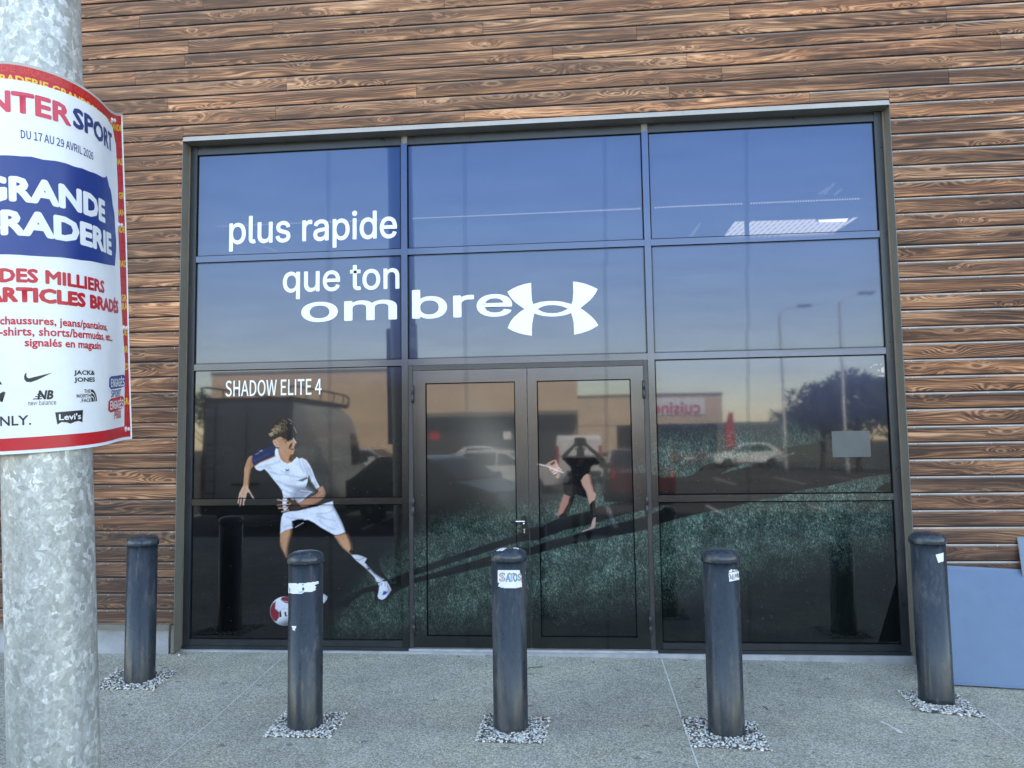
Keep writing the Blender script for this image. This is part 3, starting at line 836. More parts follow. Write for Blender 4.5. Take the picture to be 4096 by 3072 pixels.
def pebble_mat():
    t = NT('pebbles')
    c = t.attr('tone').outputs['Color']
    p = t.pos()
    n = t.noise(p, 180, 2).outputs[0]
    return t.set(col=t.vmath('MULTIPLY', c, t.comb(*[t.rng(n, 0.3, 0.7, 0.85, 1.12)] * 3)), rough=0.6)

def render_wall_mat(name, col):
    t = NT(name)
    p = t.pos()
    n = t.noise(p, 0.35, 4).outputs[0]
    s = t.sep(p)
    seam = t.math('LESS_THAN', t.math('FRACT', t.math('MULTIPLY', s[2], 1.0)), 0.03)
    f = t.math('MULTIPLY', t.rng(n, 0.3, 0.7, 0.9, 1.08), t.math('SUBTRACT', 1.0, t.math('MULTIPLY', seam, 0.18)))
    return t.set(col=t.vmath('MULTIPLY', col, t.comb(f, f, f)), rough=0.8)

def leaf_mat():
    t = NT('foliage')
    c = t.attr('tone').outputs['Color']
    return t.set(col=c, rough=0.6, spec=0.3)

M = {}
M['wood'] = wood_mat()
M['groove'] = plain('groove_wood', (0.045, 0.022, 0.016), 0.8)
M['screw'] = plain('screw_steel', (0.65, 0.66, 0.68), 0.35, 0.6)
M['pave'] = pavement_mat()
M['asphalt'] = asphalt_mat()
M['galva'] = galvanised_mat()
M['bollard'] = bollard_mat()
M['cap'] = cap_mat()
M['pebble'] = pebble_mat()
M['taupe'] = plain('taupe_metal', (0.185, 0.170, 0.140), 0.42, 0.0, 0.5, 0.10, 5)
M['lip'] = plain('taupe_metal_skylit', (0.40, 0.375, 0.345), 0.35, 0.0, 0.5, 0.08, 5)  # taupe metal lightened for the sky light its sloped lip catches
M['frame'] = plain('anthracite_metal', (0.020, 0.023, 0.027), 0.33, 0.0, 0.5, 0.15, 8)
M['jamb'] = plain('dark_brown_metal', (0.040, 0.036, 0.037), 0.36, 0.0, 0.5, 0.1, 8)
M['seal'] = plain('black_rubber', (0.006, 0.006, 0.006), 0.7, 0.0, 0.25)
M['sealant'] = plain('tan_sealant', (0.20, 0.16, 0.12), 0.6)
M['concrete'] = plain('plinth_concrete', (0.36, 0.36, 0.37), 0.8, 0, 0.3, 0.2, 7, bump=0.2)
M['thresh'] = plain('threshold_metal', (0.55, 0.56, 0.58), 0.35, 0.5)
M['film'] = film_mat('printed_film_on_glass', 0.030, 0.38, 0.005)
M['filmframe'] = film_mat('printed_film_on_metal', 0.20, 0.42, None)
M['filmletter'] = plain('white_film', (0.80, 0.81, 0.83), 0.32, 0, 0.5, 0.05, 160)
M['blackpl'] = plain('black_plastic', (0.012, 0.012, 0.013), 0.25)
M['brass'] = plain('lock_cylinder', (0.55, 0.50, 0.40), 0.3, 0.7)
M['panel'] = plain('blue_grey_board', (0.140, 0.195, 0.285), 0.42, 0, 0.5, 0.05, 9)
M['paneledge'] = plain('raw_board_edge', (0.36, 0.33, 0.30), 0.7)
M['white'] = plain('white_print', (0.80, 0.80, 0.80), 0.38, 0, 0.5, 0.03, 20)
M['paper'] = plain('white_paper', (0.82, 0.82, 0.82), 0.5, 0, 0.4, 0.05, 60)
M['red'] = plain('red_print', (0.52, 0.010, 0.020), 0.38, 0, 0.5, 0.04, 20)
M['lred'] = plain('light_red_print', (0.62, 0.05, 0.085), 0.38, 0, 0.5, 0.03, 20)
M['blue'] = plain('blue_print', (0.010, 0.034, 0.20), 0.38, 0, 0.5, 0.05, 20)
M['navy'] = plain('navy_print', (0.025, 0.045, 0.17), 0.38, 0, 0.5, 0.03, 20)
M['yellow'] = plain('yellow_print', (0.85, 0.55, 0.03), 0.38)
M['orange'] = plain('orange_print', (0.70, 0.12, 0.04), 0.38)
M['black'] = plain('black_print', (0.012, 0.012, 0.014), 0.4)
M['pinp'] = plain('pale_pink_plastic', (0.75, 0.60, 0.62), 0.25)

# ------------------------------------------------------------------ ground
def gz(x, y):
    a = min(1, max(0, (y + 1.35) / 1.3))
    return 0.034 * a * (1 - 0.85 * min(1, max(0, (x - 1.8) / 3.6))) - 0.012 * max(0.0, min(1, (x - 4.4) / 1.0))

m = MB()
nx, ny = 60, 40
xs = [-9 + 24 * i / nx for i in range(nx + 1)]
ys = [-7.2 + 7.25 * (j / ny) for j in range(ny + 1)]
vs = [(x, y, gz(x, y)) for y in ys for x in xs]
m.add(vs, [(j * (nx + 1) + i, j * (nx + 1) + i + 1, (j + 1) * (nx + 1) + i + 1, (j + 1) * (nx + 1) + i) for j in range(ny) for i in range(nx)], 0, True)
pv = m.make('pavement', M['pave'], fix=False)
tag(pv, kind='structure')
m = MB().box(-40, 45, -7.34, -7.2, -0.30, 0.0, bev=0.015)
tag(m.make('kerb', M['concrete']), kind='structure')
m = MB().add([(-300, -300, -0.13), (300, -300, -0.13), (300, -7.3, -0.13), (-300, -7.3, -0.13)], [(0, 1, 2, 3)])
tag(m.make('parking_lot', M['asphalt'], fix=False), kind='structure')
m = MB().add([(-300, -7.3, -0.14), (300, -7.3, -0.14), (300, 300, -0.14), (-300, 300, -0.14)], [(0, 1, 2, 3)])
tag(m.make('ground', M['asphalt'], fix=False), kind='structure')
# sawn joints in the pavement, filled with pale grout
m = MB()
def joint(p0, p1, w):
    d = Vector((p1[0] - p0[0], p1[1] - p0[1], 0)); L = d.length; d.normalize(); nrm = Vector((-d.y, d.x, 0)) * w / 2
    k = 12
    pts = [Vector((p0[0], p0[1], 0)) + d * L * i / k for i in range(k + 1)]
    vs = []
    for q in pts:
        for sgn in (-1, 1):
            a = q + nrm * sgn
            vs.append((a.x, a.y, gz(a.x, a.y) + 0.003))
    m.add(vs, [(2 * i, 2 * i + 2, 2 * i + 3, 2 * i + 1) for i in range(k)])
joint((0.822, -0.09), (0.93, -2.6), 0.0055)
joint((3.668, -0.06), (3.649, -2.6), 0.0085)
joint((5.432, -1.02), (5.42, -2.4), 0.0070)
joint((5.78, -0.55), (6.6, -0.75), 0.0045)
tag(m.make('pavement_joints', plain('pale_grout', (0.70, 0.67, 0.58), 0.8), fix=False), kind='structure')

# ------------------------------------------------------------------ the shop
shop = thing('shop_building', 'long shop building clad in dark horizontal wooden boards round a wide printed window front', 'building')
YC, PITCH, Z0 = -0.100, 0.12140, 1.3360
X_L, X_R, Z_T = -0.0705, 5.4765, 4.163
cv, cf, cm, cb = [], [], [], []
def board(x0, x1, zt, zb, r1, r2):
    o = len(cv)
    side = 1.0 if x0 > 4.5 else (0.22 if x1 < 0.1 else 0.45)  # how strongly the sky-lit top edge is painted, by side of wall
    jy = rng.uniform(-0.0012, 0.0012)
    prof = [(YC + 0.0145, zt + 0.0042, 0.0), (YC + 0.0068, zt + 0.0037, side), (YC + 0.0012, zt - 0.0026, side), (YC, zt - 0.0046, side * 0.4), (YC, zt - 0.017, 0.0), (YC, zb + 0.003, 0.0), (YC + 0.002, zb, 0.0), (YC + 0.0145, zb + 0.0008, 0.0)]
    for x in (x0, x1):
        for y, z, c in prof:
            cv.append((x, y + jy, z)); cb.append((r1, r2, c, 1))
    n = len(prof)
    for i in range(n - 1):
        cf.append((o + i, o + i + 1, o + n + i + 1, o + n + i)); cm.append(0)
    cf.append(tuple(o + i for i in range(n))[::-1]); cm.append(0)
    cf.append(tuple(o + n + i for i in range(n))); cm.append(0)
def runs(x0, x1, zt, zb, joints=None):
    xs = [x0]
    if joints is None:
        x = x0 + rng.uniform(0.6, 3.4)
        while x < x1 - 0.3:
            xs.append(x); x += rng.uniform(1.9, 4.2)
    else:
        xs += [j for j in joints if x0 + 0.05 < j < x1 - 0.05]
    xs.append(x1)
    for a, b in zip(xs, xs[1:]):
        board(a + (0.0012 if a > x0 else 0), b - (0.0012 if b < x1 else 0), zt, zb, rng.random(), rng.random())
for k in range(-8, 81):
    zt = Z0 + k * PITCH
    zb = zt - PITCH + 0.0145
    if zb < Z_T - 0.01 and zt > Z_T + 0.02:          # the course notched round the head of the window front
        board(-3.3, X_L - 0.003, zt, zb, 0.62, 0.3); runs(-9, -3.302, zt, zb)
        runs(X_L - 0.0005, X_R + 0.004, zt, Z_T + 0.005, [2.25, 4.9]); runs(X_R + 0.0065, 15, zt, zb)
    elif zt < Z_T + 0.02:
        runs(-9, X_L - 0.0025, zt, zb, [rng.uniform(-6, -2.2)]); runs(X_R + 0.0045, 15, zt, zb, [rng.uniform(7.5, 9.5), rng.uniform(11, 13)])
    else:
        runs(-9, 15, zt, zb)
me = bpy.data.meshes.new('cladding')
me.from_pydata(cv, [], cf)
a = me.attributes.new('board', 'FLOAT_COLOR', 'POINT')
a.data.foreach_set('color', np.array(cb, np.float32).ravel())
me.materials.append(M['wood'])
bm = bmesh.new(); bm.from_mesh(me); bmesh.ops.recalc_face_normals(bm, faces=bm.faces[:]); bm.to_mesh(me); bm.free()
link('cladding', me, shop)
m = MB()
ZB = Z0 - 8 * PITCH - PITCH + 0.012
m.box(-9, X_L - 0.002, YC + 0.014, 0.02, ZB, 11.15); m.box(X_R + 0.004, 15, YC + 0.014, 0.02, ZB, 11.15); m.box(X_L - 0.001, X_R + 0.003, YC + 0.014, 0.02, Z_T + 0.004, 11.15)
m.make('backing_board', M['groove'], shop)
m = MB()
for k in range(-8, 24):
    zt = Z0 + k * PITCH
    for bx in (X_L - 0.035, X_R + 0.055, -0.62, 6.05):
        cx, cz = bx + rng.uniform(-0.006, 0.006), zt - 0.006 + rng.uniform(-0.002, 0.002)
        m.lathe([(0.0028, 0), (0.0034, 0.0012), (0.0018, 0.003)], 8, M=Matrix.Translation((cx, YC - 0.0022, cz)) @ Matrix.Rotation(R(90), 4, 'X'))
tag(m.make('screw_heads', M['screw'], shop), kind='stuff')
m = MB()
m.box(-9, 15, 0.021, 26, 0.0, 11.1); m.box(-34, -9.002, -0.09, 26, 0.0, 11.2); m.box(15.002, 40, -0.09, 26, 0.0, 11.2)  # height and unseen side wings sized for the shade they cast
m.make('wall', plain('shop_wall_sheet', (0.30, 0.29, 0.28), 0.7), shop)
m = MB().box(-9.05, 15.05, -0.14, 0.05, 11.16, 11.26)
m.make('parapet_cap', M['taupe'], shop)
# drip flashing and concrete plinth under the boards
zf = 0.2225
for a, b in ((-9, X_L - 0.028), (X_R + 0.03, 15)):
    m = MB()
    m.prism([(YC - 0.030, zf), (YC - 0.030, zf + 0.036), (YC + 0.01, zf + 0.046), (YC + 0.01, zf)], a, b, 0, Matrix(((0, 1, 0, 0), (1, 0, 0, 0), (0, 0, 1, 0), (0, 0, 0, 1))))
    m.make('drip_flashing', M['taupe'], shop)
MB().box(-9, X_L - 0.045, YC + 0.0, 0.03, -0.1, zf - 0.001).box(X_L - 0.052, X_L - 0.044, YC - 0.004, 0.02, -0.1, zf - 0.002).make('plinth', M['concrete'], shop)
MB().box(X_R + 0.05, 15, YC + 0.0, 0.03, -0.1, zf - 0.001).make('plinth', M['concrete'], shop)
# folded sheet surround
m = MB()
m.box(X_L - 0.0015, X_L + 0.0015, YC - 0.006, 0.004, -0.02, 4.12); m.box(X_R - 0.0015, X_R + 0.0015, YC - 0.006, 0.004, -0.02, 4.12)
m.box(X_L - 0.024, X_L - 0.0015, YC - 0.0055, YC + 0.004, -0.02, zf + 0.03); m.box(X_R + 0.0015, X_R + 0.024, YC - 0.0055, YC + 0.004, -0.02, zf + 0.03)
m.box(X_L - 0.0015, X_R + 0.0015, YC - 0.006, 0.004, 4.1201, 4.1231)
m.make('window_surround', M['taupe'], shop)
m = MB()
for a, b in ((X_L - 0.001, 3.9478), (3.9492, X_R + 0.002)):
    m.prism([(YC - 0.0075, 4.1200), (YC - 0.0075, 4.1230), (YC + 0.006, Z_T - 0.001), (YC + 0.012, Z_T + 0.001), (YC + 0.012, 4.1235)], a, b, 0, Matrix(((0, 1, 0, 0), (1, 0, 0, 0), (0, 0, 1, 0), (0, 0, 0, 1))))
m.make('surround_lip', M['lip'], shop)
MB().box(-0.0685, -0.0585, -0.004, 0.06, 0.03, 4.118).make('sealant_joint', M['sealant'], shop)
MB().box(5.4605, 5.4745, -0.004, 0.06, 0.03, 4.118).make('sealant_joint', M['sealant'], shop)
# glazing frame that is not wrapped
ML0, ML1, MR0, MR1 = 1.7127, 1.7628, 3.6378, 3.6870
RA = (3.1883, 4.042); RB = (2.2983, 3.1383); RC = (1.2145, 2.2486); RD = (0.122, 1.1646)
m = MB()
m.box(-0.0575, 0.0, 0.0, 0.07, 0.05, 4.118, bev=0.002).make('side_stile', M['frame'], shop)
MB().box(5.40, 5.4600, 0.0, 0.07, 0.05, 4.118, bev=0.002).make('side_stile', M['frame'], shop)
m = MB()
for a, b in ((0.0005, ML0 - 0.0005), (ML1 + 0.0005, MR0 - 0.0005), (MR1 + 0.0005, 5.3995)):
    MB().box(a, b, 0.002, 0.07, 4.042, 4.093, bev=0.002).box(a, b, 0.014, 0.07, 4.0925, 4.118).make('head_rail', M['frame'], shop)
m = MB()
for a, b in ((0.0005, ML0 - 0.0005), (MR1 + 0.0005, 5.3995)):
    MB().box(a, b, 0.0, 0.07, 0.0745, 0.122, bev=0.002).make('bottom_rail', M['frame'], shop)
MB().box(-0.0575, ML1 - 0.0, -0.012, 0.07, 0.048, 0.0735, bev=0.002).make('sill', M['frame'], shop)
MB().box(MR0 + 0.012, 5.46, -0.012, 0.07, 0.048, 0.0735, bev=0.002).make('sill', M['frame'], shop)
m = MB().box(-0.066, 5.474, -0.030, 0.06, -0.12, 0.0475, bev=0.003)
m.make('sill_kerb', M['concrete'], shop)
m = MB().box(ML1 + 0.001, MR0 + 0.011, -0.020, 0.06, 0.0478, 0.0655, bev=0.002)
m.make('threshold', M['thresh'], shop)
# wrapped mullions and transoms
for a, b in ((ML0, ML1), (MR0, MR1)):
    Film().grid(a, b, 0.0745, 4.055, 0.0, 0.0125, 0.07).make('mullion', M['filmframe'], shop)
for z0, z1, res in ((RB[1], RA[0], 0.02), (RC[1], RB[0], 0.02), (RD[1], RC[0], 0.005)):
    for a, b in ((0.0005, ML0 - 0.0005), (ML1 + 0.0005, MR0 - 0.0005), (MR1 + 0.0005, 5.3995)):
        if z0 == RD[1] and a > 1 and a < 3: continue
        Film().grid(a, b, z0, z1, 0.0018, res, 0.07).make('transom', M['filmframe'], shop)
pane = {}
def add_pane(key, x0, x1, z0, z1, res):
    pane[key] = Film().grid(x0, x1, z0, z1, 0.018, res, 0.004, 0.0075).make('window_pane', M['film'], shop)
BX = ((0.0005, ML0 - 0.0005), (ML1 + 0.0005, MR0 - 0.0005), (MR1 + 0.0005, 5.3995))
for i, (a, b) in enumerate(BX):
    add_pane((i, 0), a, b, RA[0], RA[1], 0.0062)
    add_pane((i, 1), a, b, RB[0], RB[1], 0.016)
    if i != 1:
        add_pane((i, 2), a, b, RC[0], RC[1], 0.0040 if i == 0 else 0.0065)
        add_pane((i, 3), a, b, RD[0], RD[1], 0.0040 if i == 0 else 0.0065)
# door leaves
m = MB()
DL, DR, DT, DB = ML1 + 0.040, MR0 - 0.040, 2.2030, 0.072
m.box(ML1 + 0.0005, DL - 0.003, 0.006, 0.07, 0.066, 2.248, bev=0.002).box(DR + 0.003, MR0 - 0.0005, 0.006, 0.07, 0.066, 2.248, bev=0.002).box(DL - 0.002, DR + 0.002, 0.006, 0.07, DT + 0.004, 2.248, bev=0.002)
m.make('door_jamb', M['jamb'], shop)
XS = at_plane(2109, 1600, 0.0)[0]
def leaf(x0, x1, wl, wr):
    f = Film()
    f.grid(x0, x0 + wl, DB, DT, 0.004, 0.0085, 0.05); f.grid(x1 - wr, x1, DB, DT, 0.004, 0.0085, 0.05)
    f.grid(x0 + wl, x1 - wr, DT - 0.098, DT, 0.0042, 0.0125, 0.05); f.grid(x0 + wl, x1 - wr, DB, DB + 0.085, 0.0042, 0.0085, 0.05)
    d = f.make('door', M['filmframe'], shop)
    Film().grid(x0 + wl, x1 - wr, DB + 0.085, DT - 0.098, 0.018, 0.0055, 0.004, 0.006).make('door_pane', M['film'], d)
    return d
door_a = leaf(DL, XS - 0.003, 0.098, 0.092)
door_b = leaf(XS + 0.003, DR, 0.072, 0.096)
def hinge(x, z, d):
    g = MB()
    g.lathe([(0.0095, -0.068), (0.011, -0.066), (0.011, -0.002), (0.0095, 0.0)], 16, (x, -0.008)).lathe([(0.0095, 0.003), (0.011, 0.005), (0.011, 0.068), (0.0095, 0.07)], 16, (x, -0.008))
    for v in range(len(g.v)):
        g.v[v] = (g.v[v][0], g.v[v][1], g.v[v][2] + z)
    g.box(x - 0.004, x + 0.004, -0.008, 0.008, z - 0.06, z + 0.06)
    g.make('hinge', M['frame'], d)
for hx, hy in ((1657, 1577), (1655, 2027), (1654.5, 2497)):
    q = at_plane(hx, hy, 0.0); hinge(DL - 0.002, q[1], door_a)
for hx, hy in ((2568, 1559), (2583, 2022), (2601, 2503)):
    q = at_plane(hx, hy, 0.0); hinge(DR + 0.002, q[1], door_b)
q0, q1 = at_plane(2089, 2134, 0.0), at_plane(2106, 2064, 0.0)
zl = at_plane(2090, 2085, 0.0)[1]
g = MB()
g.box(q0[0], q1[0], -0.010, 0.004, q0[1], q1[1], bev=0.006)
xc = (q0[0] + q1[0]) / 2
g.lathe([(0.011, 0.0), (0.011, 0.045)], 14, M=Matrix.Translation((xc, 0.0, zl)) @ Matrix.Rotation(R(90), 4, 'X'))
g.tube([(xc + 0.010, -0.050, zl), (xc - 0.02, -0.052, zl), (xc - 0.085, -0.052, zl + 0.001), (xc - 0.098, -0.050, zl)], [0.011, 0.0115, 0.0115, 0.009], 14)
h = g.make('handle', M['blackpl'], door_a)
MB().box(xc - 0.062, xc + 0.008, -0.0640, -0.058, zl + 0.000, zl + 0.0095, bev=0.002).box(xc - 0.006, xc + 0.006, -0.0635, -0.058, zl - 0.016, zl - 0.006, bev=0.002).make('white_lever_patch', M['paper'], door_a)  # white patches on the front of the lever
g = MB().lathe([(0.0075, 0), (0.0075, 0.0125)], 14, M=Matrix.Translation((xc, 0, zl - 0.062)) @ Matrix.Rotation(R(90), 4, 'X')).box(xc - 0.0045, xc + 0.0045, -0.0125, 0, zl - 0.088, zl - 0.064)
g.make('lock_cylinder', M['brass'], door_a)

# ------------------------------------------------------------------ lettering on the film
def film_text(txt, left, right, top, bottom, par, weight=0.0, name='lettering', mat='filmletter', font='inter'):
    """fits the ink of a word between photo pixel columns left/right (at rows yl, yr) and heights top/bottom on the pane"""
    v, f, ly = text_poly(txt, weight, 4, font)
    yp = 0.0172
    x0, x1 = at_plane(*left, yp)[0], at_plane(*right, yp)[0]
    z1, z0 = at_plane(*top, yp)[1], at_plane(*bottom, yp)[1]
    p = [(x0 + (x1 - x0) * a, yp - 0.00004 * q, z0 + (z1 - z0) * b) for (a, b), q in zip(v, ly)]
    o = shape_mesh(name, p, f, M[mat], par)
    return o
Z7 = lambda x, y: (700 + x / 1.1286, 380 + y / 1.1286)
Z6 = lambda x, y: (700 + x / 2.3532, 1480 + y / 2.3532)
film_text('plus rapide', Z7(245, 620), Z7(1002, 600), Z7(905, 518), Z7(255, 707), pane[(0, 0)], 0.017)
film_text('que ton', Z7(487, 850), Z7(1013, 840), Z7(800, 768), Z7(557, 922), pane[(0, 1)], 0.017)
film_text('om', Z7(570, 975), Z7(1002, 970), Z7(975, 923), Z7(650, 1025), pane[(0, 1)], 0.030)
film_text('bre', Z7(1070, 950), Z7(1522, 950), Z7(1085, 880), Z7(1150, 1010), pane[(1, 1)], 0.024)
film_text('SHADOW ELITE 4', Z6(475, 170), Z6(1379, 160), Z6(800, 92), Z6(800, 245), pane[(0, 2)], 0.013, font='noto')
LOGO = [[(1608,848),(1578,853),(1550,862),(1524,874),(1500,888),(1506,900),(1520,920),(1535,935),(1550,947),(1578,966),(1560,977),(1545,990),(1530,1003),(1518,1018),(1509,1034),(1502,1052),(1525,1065),(1552,1075),(1580,1082),(1611,1087),(1611,1060),(1613,1030),(1618,1005),(1622,985),(1630,974),(1637,966),(1626,955),(1617,945),(1611,925),(1609,890)],
        [(1797,842),(1827,846),(1855,853),(1883,864),(1908,876),(1900,893),(1888,910),(1875,925),(1860,938),(1845,950),(1830,962),(1848,974),(1862,985),(1878,998),(1890,1010),(1902,1025),(1911,1040),(1888,1054),(1865,1065),(1835,1075),(1802,1082),(1801,1055),(1800,1030),(1795,1005),(1788,985),(1780,974),(1772,965),(1782,954),(1790,945),(1796,925),(1798,890)],
        [(1617,944),(1650,934),(1676,931),(1702,930),(1728,931),(1752,934),(1790,944),(1772,964),(1756,957),(1740,952),(1720,949),(1702,948),(1685,949),(1668,952),(1652,958),(1637,966)],
        [(1622,986),(1640,992),(1660,997),(1680,999),(1702,1000),(1726,999),(1750,996),(1770,991),(1788,984),(1772,966),(1758,973),(1745,979),(1724,984),(1702,985),(1682,984),(1662,980),(1648,973),(1637,966)]]
vs, fs = [], []
for lp in LOGO:
    o = len(vs)
    for x, y in lp:
        a, b = at_plane(*Z7(x, y), 0.0168)
        vs.append((a, 0.0168, b))
    fs.append(tuple(range(o, o + len(lp))))
shape_mesh('emblem', vs, fs, M['filmletter'], pane[(1, 1)])
# sheet of paper behind the right hand film
x0, z1 = at_plane(3326, 1725, 0.0175); x1, z0 = at_plane(3484, 1827, 0.0175)
m = MB().box(x0, x1, 0.0170, 0.0176, z0, z1)
m.make('notice_sheet', plain('grey_notice', (0.075, 0.082, 0.085), 0.35), pane[(2, 2)])

# ------------------------------------------------------------------ galvanised post with the sale poster
PX0, PY0, PLX, PLY, PR0 = 1.06692, -2.96327, -0.02609, -0.04426, 0.15507
post = thing('steel_post', 'thick mottled galvanised steel post carrying the big sale poster', 'post', (PX0, PY0, 0))
m = MB()
prof = [(PR0 - 0.00032 * z, z) for z in (0.0, 0.6, 1.2, 1.8, 2.4, 3.0, 3.6, 4.2, 5.0, 6.0, 7.5, 9.0)]
m.lathe(prof, 64)
m.v = [(x + PLX * z, y + PLY * z, z) for x, y, z in m.v]
m.make('shaft', M['galva'], post)
m = MB().lathe([(0.20, 0.004), (0.20, 0.022), (0.19, 0.026), (0.165, 0.028)], 48)
for k in range(6):
    a = k * math.pi / 3
    m.lathe([(0.014, 0.026), (0.014, 0.045), (0.008, 0.05)], 6, (0.182 * math.cos(a), 0.182 * math.sin(a)))
m.make('base_flange', M['galva'], post)
m = MB().lathe([(0.155, 8.98), (0.158, 9.0), (0.12, 9.05), (0.0, 9.07)], 32)
m.v = [(x + PLX * z, y + PLY * z, z) for x, y, z in m.v]
m.make('top_cap', M['galva'], post)

PQ = [-0.39362, 4.03662, -7.96623, -14.12786, 3.07498, -0.02828, 0.07146, 1.63412, 0.08658, 0.06283, 0.53436, -0.14181]
PU = np.linspace(-0.5, 0.5, 161)
def _curve():
    n = np.array([math.cos(PQ[0]), math.sin(PQ[0])]); t = np.array([-n[1], n[0]])
    k = PQ[1] + PQ[2] * PU + PQ[3] * PU * PU
    th = np.concatenate([[0], np.cumsum((k[1:] + k[:-1]) / 2 * np.diff(PU))]); th -= np.interp(0, PU, th)
    tx, ty = np.cos(th), -np.sin(th)
    X = np.concatenate([[0], np.cumsum((tx[1:] + tx[:-1]) / 2 * np.diff(PU))]); Y = np.concatenate([[0], np.cumsum((ty[1:] + ty[:-1]) / 2 * np.diff(PU))])
    X -= np.interp(0, PU, X); Y -= np.interp(0, PU, Y)
    P = n[None] * (PR0 + 0.012 + Y[:, None]) + t[None] * X[:, None]
    N = n[None] * np.cos(th)[:, None] + t[None] * np.sin(th)[:, None]
    return P, N
PP, PN = _curve()
def sheet_pt(u, f, off=0.0):
    """point of the bent poster: u metres right of its middle, f from top (0) to bottom (1)"""
    zt = PQ[4] + PQ[5] * u + PQ[6] * u * u + PQ[10] * u ** 3
    zb = PQ[7] + PQ[8] * u + PQ[9] * u * u + PQ[11] * u ** 3
    z = zt * (1 - f) + zb * f
    a = np.array([np.interp(u, PU, PP[:, 0]), np.interp(u, PU, PP[:, 1])])
    nn = np.array([np.interp(u, PU, PN[:, 0]), np.interp(u, PU, PN[:, 1])])
    # the sheet is a little buckled
    off = off + 0.0022 * math.sin(9 * u + 2.2 * f) * math.sin(7 * f + 3 * u)
    a = a + nn * off
    return (PX0 + PLX * z + a[0], PY0 + PLY * z + a[1], z)
poster = thing('sale_poster', 'big red and white sale poster bent round the galvanised post', 'poster', sheet_pt(0, 1.0))
PB = Vector(poster.location)
def rel(p): return (p[0] - PB.x, p[1] - PB.y, p[2] - PB.z)
def sheet_patch(name, poly, mat, off, par=None, step=0.0125):
    """flat outline (u, f) laid onto the bent sheet"""
    bm = bmesh.new()
    vs = [bm.verts.new((u, f, 0)) for u, f in poly]
    fc = bm.faces.new(vs)
    bmesh.ops.triangulate(bm, faces=[fc])
    return _bend(bm, name, mat, off, par, step)
def _bend(bm, name, mat, off, par, step=0.0125):
    us = [v.co.x for v in bm.verts]; fs = [v.co.y for v in bm.verts]
    u = math.floor(min(us) / step) * step + step
    while u < max(us):
        bmesh.ops.bisect_plane(bm, geom=bm.verts[:] + bm.edges[:] + bm.faces[:], dist=1e-6, plane_co=(u, 0, 0), plane_no=(1, 0, 0))
        u += step
    f = math.floor(min(fs) / 0.08) * 0.08 + 0.08
    while f < max(fs):
        bmesh.ops.bisect_plane(bm, geom=bm.verts[:] + bm.edges[:] + bm.faces[:], dist=1e-6, plane_co=(0, f, 0), plane_no=(0, 1, 0))
        f += 0.08
    for v in bm.verts:
        v.co = rel(sheet_pt(v.co.x, v.co.y, off + v.co.z))
    me = bpy.data.meshes.new(name)
    bm.to_mesh(me); bm.free()
    me.materials.append(mat)
    me.polygons.foreach_set('use_smooth', [True] * len(me.polygons))
    return link(name, me, par or poster)
def sheet_text(txt, u0, u1, f0, f1, mat, off=0.0030, weight=0.0, name='lettering', slant=0.0, clip=None, font='bf'):
    v, fcs, ly = text_poly(txt, weight, 2, font)
    bm = bmesh.new()
    b = [bm.verts.new((u0 + (u1 - u0) * p[0] + slant * p[1] * (u1 - u0), f1 + (f0 - f1) * p[1], q * 0.00003)) for p, q in zip(v, ly)]
    for fc in fcs:
        try: bm.faces.new([b[i] for i in fc])
        except ValueError: pass
    if clip:
        lo, hi, tp, bt = clip
        for co, no in (((lo, 0, 0), (-1, 0, 0)), ((hi, 0, 0), (1, 0, 0)), ((0, tp, 0), (0, -1, 0)), ((0, bt, 0), (0, 1, 0))):
            bmesh.ops.bisect_plane(bm, geom=bm.verts[:] + bm.edges[:] + bm.faces[:], dist=1e-6, plane_co=co, plane_no=no, clear_outer=True)
        if not bm.faces:
            bm.free(); return None
    return _bend(bm, name, M[mat], off, None)
# the sheet itself: a thin board with a white margin, red border and white field
m = MB()
nu, nf = 80, 36
for off in (0.0, -0.004):
    m.add([rel(sheet_pt(-0.5 + i / nu, j / nf, off)) for j in range(nf + 1) for i in range(nu + 1)], [(j * (nu + 1) + i, j * (nu + 1) + i + 1, (j + 1) * (nu + 1) + i + 1, (j + 1) * (nu + 1) + i) for j in range(nf) for i in range(nu)], 0, True)
n1 = (nu + 1) * (nf + 1)
rim = [i for i in range(nu + 1)] + [j * (nu + 1) + nu for j in range(1, nf + 1)] + [nf * (nu + 1) + i for i in range(nu - 1, -1, -1)] + [j * (nu + 1) for j in range(nf - 1, 0, -1)]
for a, b in zip(rim, rim[1:] + rim[:1]):
    m.f.append((a, b, b + n1, a + n1)); m.mi.append(0); m.sm.append(False)
m.make('sheet', M['white'], poster, fix=False)
sheet_patch('red_border', [(-0.486, 0.0075), (0.486, 0.0075), (0.486, 0.9915), (-0.486, 0.9915)], M['red'], 0.0010)
field = [(-0.44, 0.044), (-0.10, 0.047), (-0.016, 0.046), (0.104, 0.041), (0.275, 0.036), (0.374, 0.050), (0.418, 0.10), (0.425, 0.233), (0.408, 0.368), (0.422, 0.605), (0.452, 0.761), (0.424, 0.959), (0.008, 0.959), (-0.44, 0.961)]
